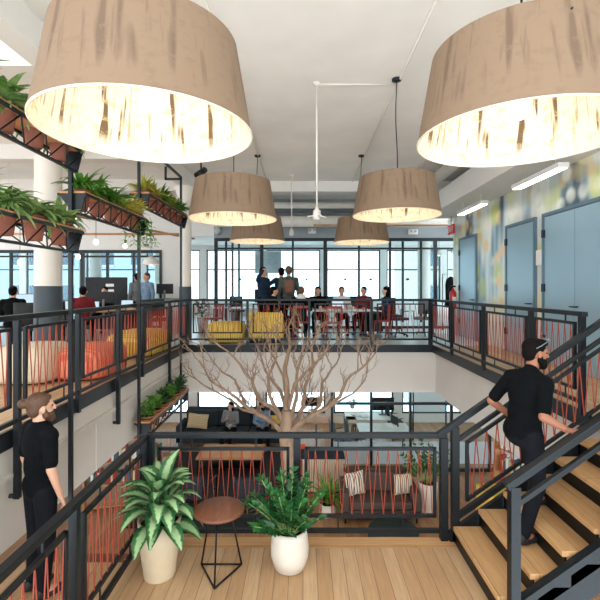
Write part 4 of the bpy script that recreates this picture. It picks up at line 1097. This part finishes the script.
def person(label, loc, rz, pose=None, top='cloth_black', legs='cloth_trouser', skin='skin', hair='hair_dark', style='short', vox=.02, sc_=1.0, sleeve=1.0, seated=False, headrot=(0,0,0), beard=False, fine=False, group=None):
    J=sit() if seated else {k:V(v) for k,v in STAND.items()}
    for k,v in (pose or {}).items(): J[k]=V(v)
    t=thing('person',label,'person',loc,rz,group); t.scale=(sc_,)*3
    HR=Euler(headrot).to_matrix(); hd=J['head']; H=lambda x,y,z: hd+HR@V((x,y,z))
    up=(J['neck']-J['pel']).normalized(); across=(J['shR']-J['shL']).normalized(); fw=up.cross(across).normalized()
    TR=Matrix((across,fw,up)).transposed()
    def torso(m,g):
        m.ell(J['pel'],(.165+g,.115+g,.13+g),TR,18,11); mid=J['pel'].lerp(J['chest'],.5)
        m.ell(mid,(.145+g,.105+g,.2+g),TR,18,11); m.ell(J['chest'],(.17+g,.115+g,.20+g),TR,18,11)
        m.cap(J['shL']-up*.015,J['shR']-up*.015,.052+g,.052+g); m.cap(J['chest']+up*.1,J['neck'],.085+g*.7,.058+g*.4)
        for s in 'LR': m.cap(J['neck']-up*.035,J['sh'+s],.05+g*.6,.048+g*.8)
    b=MB(); torso(b,0); b.cap(J['neck']-up*.03,H(0,-.01,-.08),.058,.054)
    b.ell(H(0,-.012,.02),(.077,.097,.098),HR,20,13); b.ell(H(0,.03,-.045),(.058,.06,.068),HR,18,11); b.ell(H(0,.062,-.088),(.025,.02,.02),HR)
    b.ell(H(0,.093,-.012),(.012,.02,.026),HR,12,9); b.ell(H(0,.105,-.028),(.015,.012,.011),HR,12,9); b.ell(H(0,.082,.022),(.045,.014,.012),HR,12,9)
    for s in (-1,1): b.ell(H(s*.086,.002,-.012),(.012,.022,.032),HR,10,8)
    hands=[]
    for s,S in ((-1,'L'),(1,'R')):
        sh,el,wr=J['sh'+S],J['el'+S],J['wr'+S]
        b.cap(sh,el,.05,.038); b.cap(el,wr,.04,.026)
        fd=(wr-el).normalized(); side=fd.cross(up); side=side.normalized() if side.length>.2 else across; nrm=side.cross(fd).normalized()
        if 'hd'+S in J: fd=(J['hd'+S]-wr).normalized(); side=fd.cross(V((0,0,1))).normalized()*(1); nrm=side.cross(fd).normalized()
        pc=wr+fd*.045; PR=Matrix((side,fd,nrm)).transposed()
        b.ell(pc,(.040,.052,.018),PR,14,9)
        curl=-nrm
        for i,(o_,l) in enumerate(((-.029,.068),(-.010,.078),(.010,.074),(.028,.058))):
            p0=pc+fd*.038+side*o_; p1=p0+fd*l*.45+curl*.008; p2=p1+(fd*.7+curl*.7).normalized()*l*.35; p3=p2+(fd*.3+curl).normalized()*l*.25
            r=.0095 if vox<.012 else .012
            b.cap(p0,p1,r,r*.95,8); b.cap(p1,p2,r*.95,r*.85,8); b.cap(p2,p3,r*.85,r*.75,8)
        ts=-s if True else s
        q0=pc-fd*.02+side*ts*.03*(1 if side.dot(across)>0 else -1); q1=q0+(side*ts*(1 if side.dot(across)>0 else -1)*.8+fd*.7).normalized()*.035; q2=q1+(fd+curl*.4).normalized()*.03
        b.cap(q0,q1,.013,.011,8); b.cap(q1,q2,.011,.009,8)
        hi,kn,an=J['hi'+S],J['kn'+S],J['an'+S]
        b.cap(hi,kn,.085,.055); b.cap(kn,an,.055,.036); b.cap(an,an+V((0,.13,-.045)),.036,.028)
    bake(b,vox if not fine else .0065,'body',skin,t,3 if fine else 2)
    for s in (-1,1):
        if vox<.015: MB().ell(H(s*.03,.080,.006),(.012,.008,.008),HR,10,7).build('eye','eye',t)
    if vox<.015: MB().ell(H(0,.084,-.062),(.024,.012,.007),HR,12,7).build('mouth','lip',t)
    # top
    c=MB(); torso(c,.014)
    if sleeve>=1: c.ell(J['pel'],(.178,.13,.14),TR)
    for s,S in ((-1,'L'),(1,'R')):
        sh,el,wr=J['sh'+S],J['el'+S],J['wr'+S]
        if sleeve>=1: c.cap(sh,el,.064,.052); c.cap(el,el.lerp(wr,.95),.052,.040)
        else: c.cap(sh-up*.012,sh.lerp(el,.45),.058,.057); c.cap(sh.lerp(el,.45),sh.lerp(el,.82),.057,.056)
    bake(c,max(vox*.8,.009),'top',top,t,4)
    l=MB()
    l.ell(J['pel']-up*.03,(.172,.122,.12),TR)
    for S in 'LR':
        hi,kn,an=J['hi'+S],J['kn'+S],J['an'+S]; l.cap(hi,kn,.100,.070); l.cap(kn,an.lerp(kn,.03),.070,.052)
    bake(l,max(vox*.8,.010),'trousers',legs,t,4)
    for S in 'LR':
        an=J['an'+S]; sm=MB(); sm.ell(an+V((0,-.02,-.02)),(.046,.06,.055)); sm.ell(an+V((0,.10,-.045)),(.047,.09,.036)); sm.ell(an+V((0,.03,-.05)),(.044,.11,.03))
        bake(sm,max(vox*.7,.010),'shoe','shoe',t,2)
    h=MB()
    if style!='bald':
        h.ell(H(0,-.024,.038),(.086,.100,.092),HR,20,13); h.ell(H(0,-.055,-.01),(.078,.06,.08),HR,18,11)
        if style=='tophair': h.ell(H(0,.03,.088),(.062,.062,.034),HR)
        if style=='bun': h.ell(H(0,-.135,.045),(.043,.045,.043),HR); h.ell(H(0,.02,.08),(.07,.06,.03),HR)
        if style=='long':
            h.cap(H(-.055,-.03,.0),H(-.065,-.02,-.17),.04,.035); h.cap(H(.055,-.03,.0),H(.065,-.02,-.17),.04,.035); h.ell(H(0,-.07,-.08),(.08,.05,.14),HR)
        if style=='hood': bake(MB().ell(H(0,-.07,-.15),(.13,.10,.085),HR),.014,'hood','cloth_white',t,2)
        bake(h,max(vox*.5,.008),'hair',hair,t,3)
    if beard:
        bd=MB(); bd.ell(H(0,.040,-.075),(.064,.062,.052),HR,18,11); bd.ell(H(0,.072,-.105),(.046,.038,.044),HR)
        for s in (-1,1): bd.cap(H(s*.062,.01,-.015),H(s*.055,.03,-.07),.018,.028)
        bake(bd,.008,'beard',hair,t,2)
    return t,J,H
# climbing man
man,J,H=person('bearded man in a black t-shirt and dark trousers climbing the stairs, holding the near handrail',(1.945,3.78,LZ+RI*2),-1.22,
  pose=dict(pel=(0,-.02,.93),chest=(0,.04,1.27),neck=(0,.075,1.45),head=(-.0,.135,1.605),shL=(-.18,.03,1.37),shR=(.18,.05,1.37),
   elL=(-.30,-.08,1.12),wrL=(-.25,.12,.96),elR=(.28,-.10,1.13),wrR=(.43,-.03,1.065),hdR=(.55,-.02,1.08),
   hiL=(-.09,-.02,.91),hiR=(.09,-.02,.91),knL=(-.10,.27,.66),anL=(-.10,.24,.08+RI),knR=(.10,.04,.48),anR=(.10,-.12,.08)),
  skin='skin_tan',hair='hair_dark',style='tophair',vox=.011,sleeve=.5,beard=True,fine=True,headrot=(-.12,0,-.45))
g=MB()
for s in (-1,1): 
    g.ell(H(s*.034,.070,.122),(.028,.010,.018),(.7,0,0))
    g.tube([H(s*.062,.07,.118),H(s*.096,.0,.07),H(s*.094,-.04,.04)],.005,6)
g.tube([H(-.06,.068,.128),H(0,.078,.134),H(.06,.068,.128)],.005,6)
g=g.build('sunglasses','office_grey'); g.parent=man
tag(g,None)
person('man with a bun and a black t-shirt at the far left, seen from behind',(-2.17,3.55,LZ),-.6,pose=dict(head=(0,.01,1.62)),hair='hair_brown',style='bun',vox=.0121,sleeve=.5,sc_=.95,fine=True,headrot=(0,0,-.3),beard=True)
# sofa pair
person('laughing woman in a grey cardigan and scarf on the charcoal sofa',(-2.2,13.1,FL2+.0),PI-.2,dict(wrR=(.02,.24,.88),hdR=(.0,.26,.98)),'cloth_grey','cloth_trouser','skin','hair_dark','long',.017,1.0,seated=True,headrot=(0,0,-.3))
person('man in a denim jacket on the charcoal sofa, right of the woman',(-1.25,13.1,FL2+.0),PI+.25,None,'cloth_denim','cloth_trouser','skin_tan','hair_dark','short',.017,1.0,seated=True,beard=True,headrot=(0,0,.4))
# upper back group
person('man in a navy coat standing with a hand raised to his head',(-1.1,11.85,0),-2.2,dict(elR=(.32,.14,1.5),wrR=(.14,.12,1.66),hdR=(.06,.08,1.7)),'cloth_navy','cloth_trouser','skin','hair_dark','short',.018,1.08)
person('man in dark clothes half hidden behind the man with the backpack',(-.62,12.3,0),.4,dict(elL=(-.3,.15,1.3),wrL=(-.1,.25,1.45),hdL=(-.05,.3,1.5)),'cloth_navy','cloth_trouser','skin','hair_dark','short',.018,1.08)
bp,J,H=person('man in an olive jacket with a brown backpack, seen from behind',(-.39,11.75,0),.1,None,'cloth_olive','cloth_trouser','skin','hair_brown','short',.018,1.09)
t=thing('backpack','brown backpack worn by the man in the olive jacket','backpack',(-.36,11.55,1.14))
rbox('bag','backpack',t,-.125,.125,-.08,.08,0,.40,.06); rbox('front_pocket','backpack',t,-.09,.09,-.13,-.07,.04,.2,.03)
for s in (-1,1): MB().tube([(s*.1,.06,.42),(s*.12,.18,.44),(s*.12,.30,.28)],.014,6).build('strap','backpack',t)
person('woman in a dark coat with a cream hood seated with her back to the railing',(-.05,11.0,.0),.0,None,'cloth_black','cloth_trouser','skin','hair_brown','hood',.018,seated=True)
person('person in dark clothes seated behind the yellow lounge chair',(-.78,11.4,0),-PI/2+.2,None,'cloth_black','cloth_trouser','skin','hair_dark','short',.018,seated=True)
person('woman with long dark hair and hand at her cheek seated at the white table',(.42,12.15,0),PI,dict(elR=(.2,.22,.8),wrR=(.09,.2,1.06),hdR=(.07,.17,1.15)),'cloth_black','cloth_trouser','skin','hair_dark','long',.018,seated=True)
person('person in a white shirt seated at the far side of the white table',(1.1,12.25,0),PI,None,'cloth_white','cloth_trouser','skin','hair_brown','short',.018,seated=True)
person('person in maroon seated at the right end of the white table',(1.75,12.35,0),PI-.5,None,'cloth_maroon','cloth_trouser','skin','hair_dark','short',.018,seated=True)
person('person with long dark hair in a navy top seated right of the white table',(2.25,11.6,0),PI/2,None,'cloth_navy','cloth_trouser','skin','hair_dark','long',.018,seated=True)
# left office
person('man in black with dark hair seated facing the camera in the left office',P2(105,13.0),PI,None,'cloth_black','cloth_trouser','skin','hair_dark','short',.018,seated=True)
person('person in a pale blue shirt standing in the left office, right of the pair',P2(147,12.4),-.5+PI,None,'cloth_denim','cloth_trouser','skin','hair_brown','short',.018,1.0)
person('person in grey standing in the left office, left of the pair',P2(137,12.9),.9,None,'cloth_grey','cloth_trouser','skin_tan','hair_dark','short',.018,1.0)
person('person in maroon seated at the wooden desk right of the thick column',P2(83,10.3),.3,None,'cloth_maroon','cloth_trouser','skin','hair_dark','short',.018,seated=True)
person('person with headphones and dark top seated at the far left of the office',P2(13,9.3),.3,None,'cloth_black','cloth_trouser','skin','hair_dark','bun',.018,seated=True)

# ------------------------------------------------------------------ light and camera
w=bpy.data.worlds.new('World'); sc.world=w; w.use_nodes=True
bg=w.node_tree.nodes['Background']; bg.inputs[0].default_value=(.88,.95,1,1); bg.inputs[1].default_value=3.2
cd=bpy.data.cameras.new('Camera'); cam=bpy.data.objects.new('Camera',cd); col.objects.link(cam)
cam.location=(0,0,CAMZ); cam.rotation_euler=(PI/2,0,0); cd.sensor_width=36; cd.lens=F/600*36
cd.shift_x=-3/600; cd.shift_y=-12/600; cd.clip_start=.05
sc.camera=cam
sc.view_settings.view_transform='Standard'; sc.view_settings.look='None'; sc.view_settings.gamma=1; sc.view_settings.use_curve_mapping=False
sc.view_settings.exposure=.22
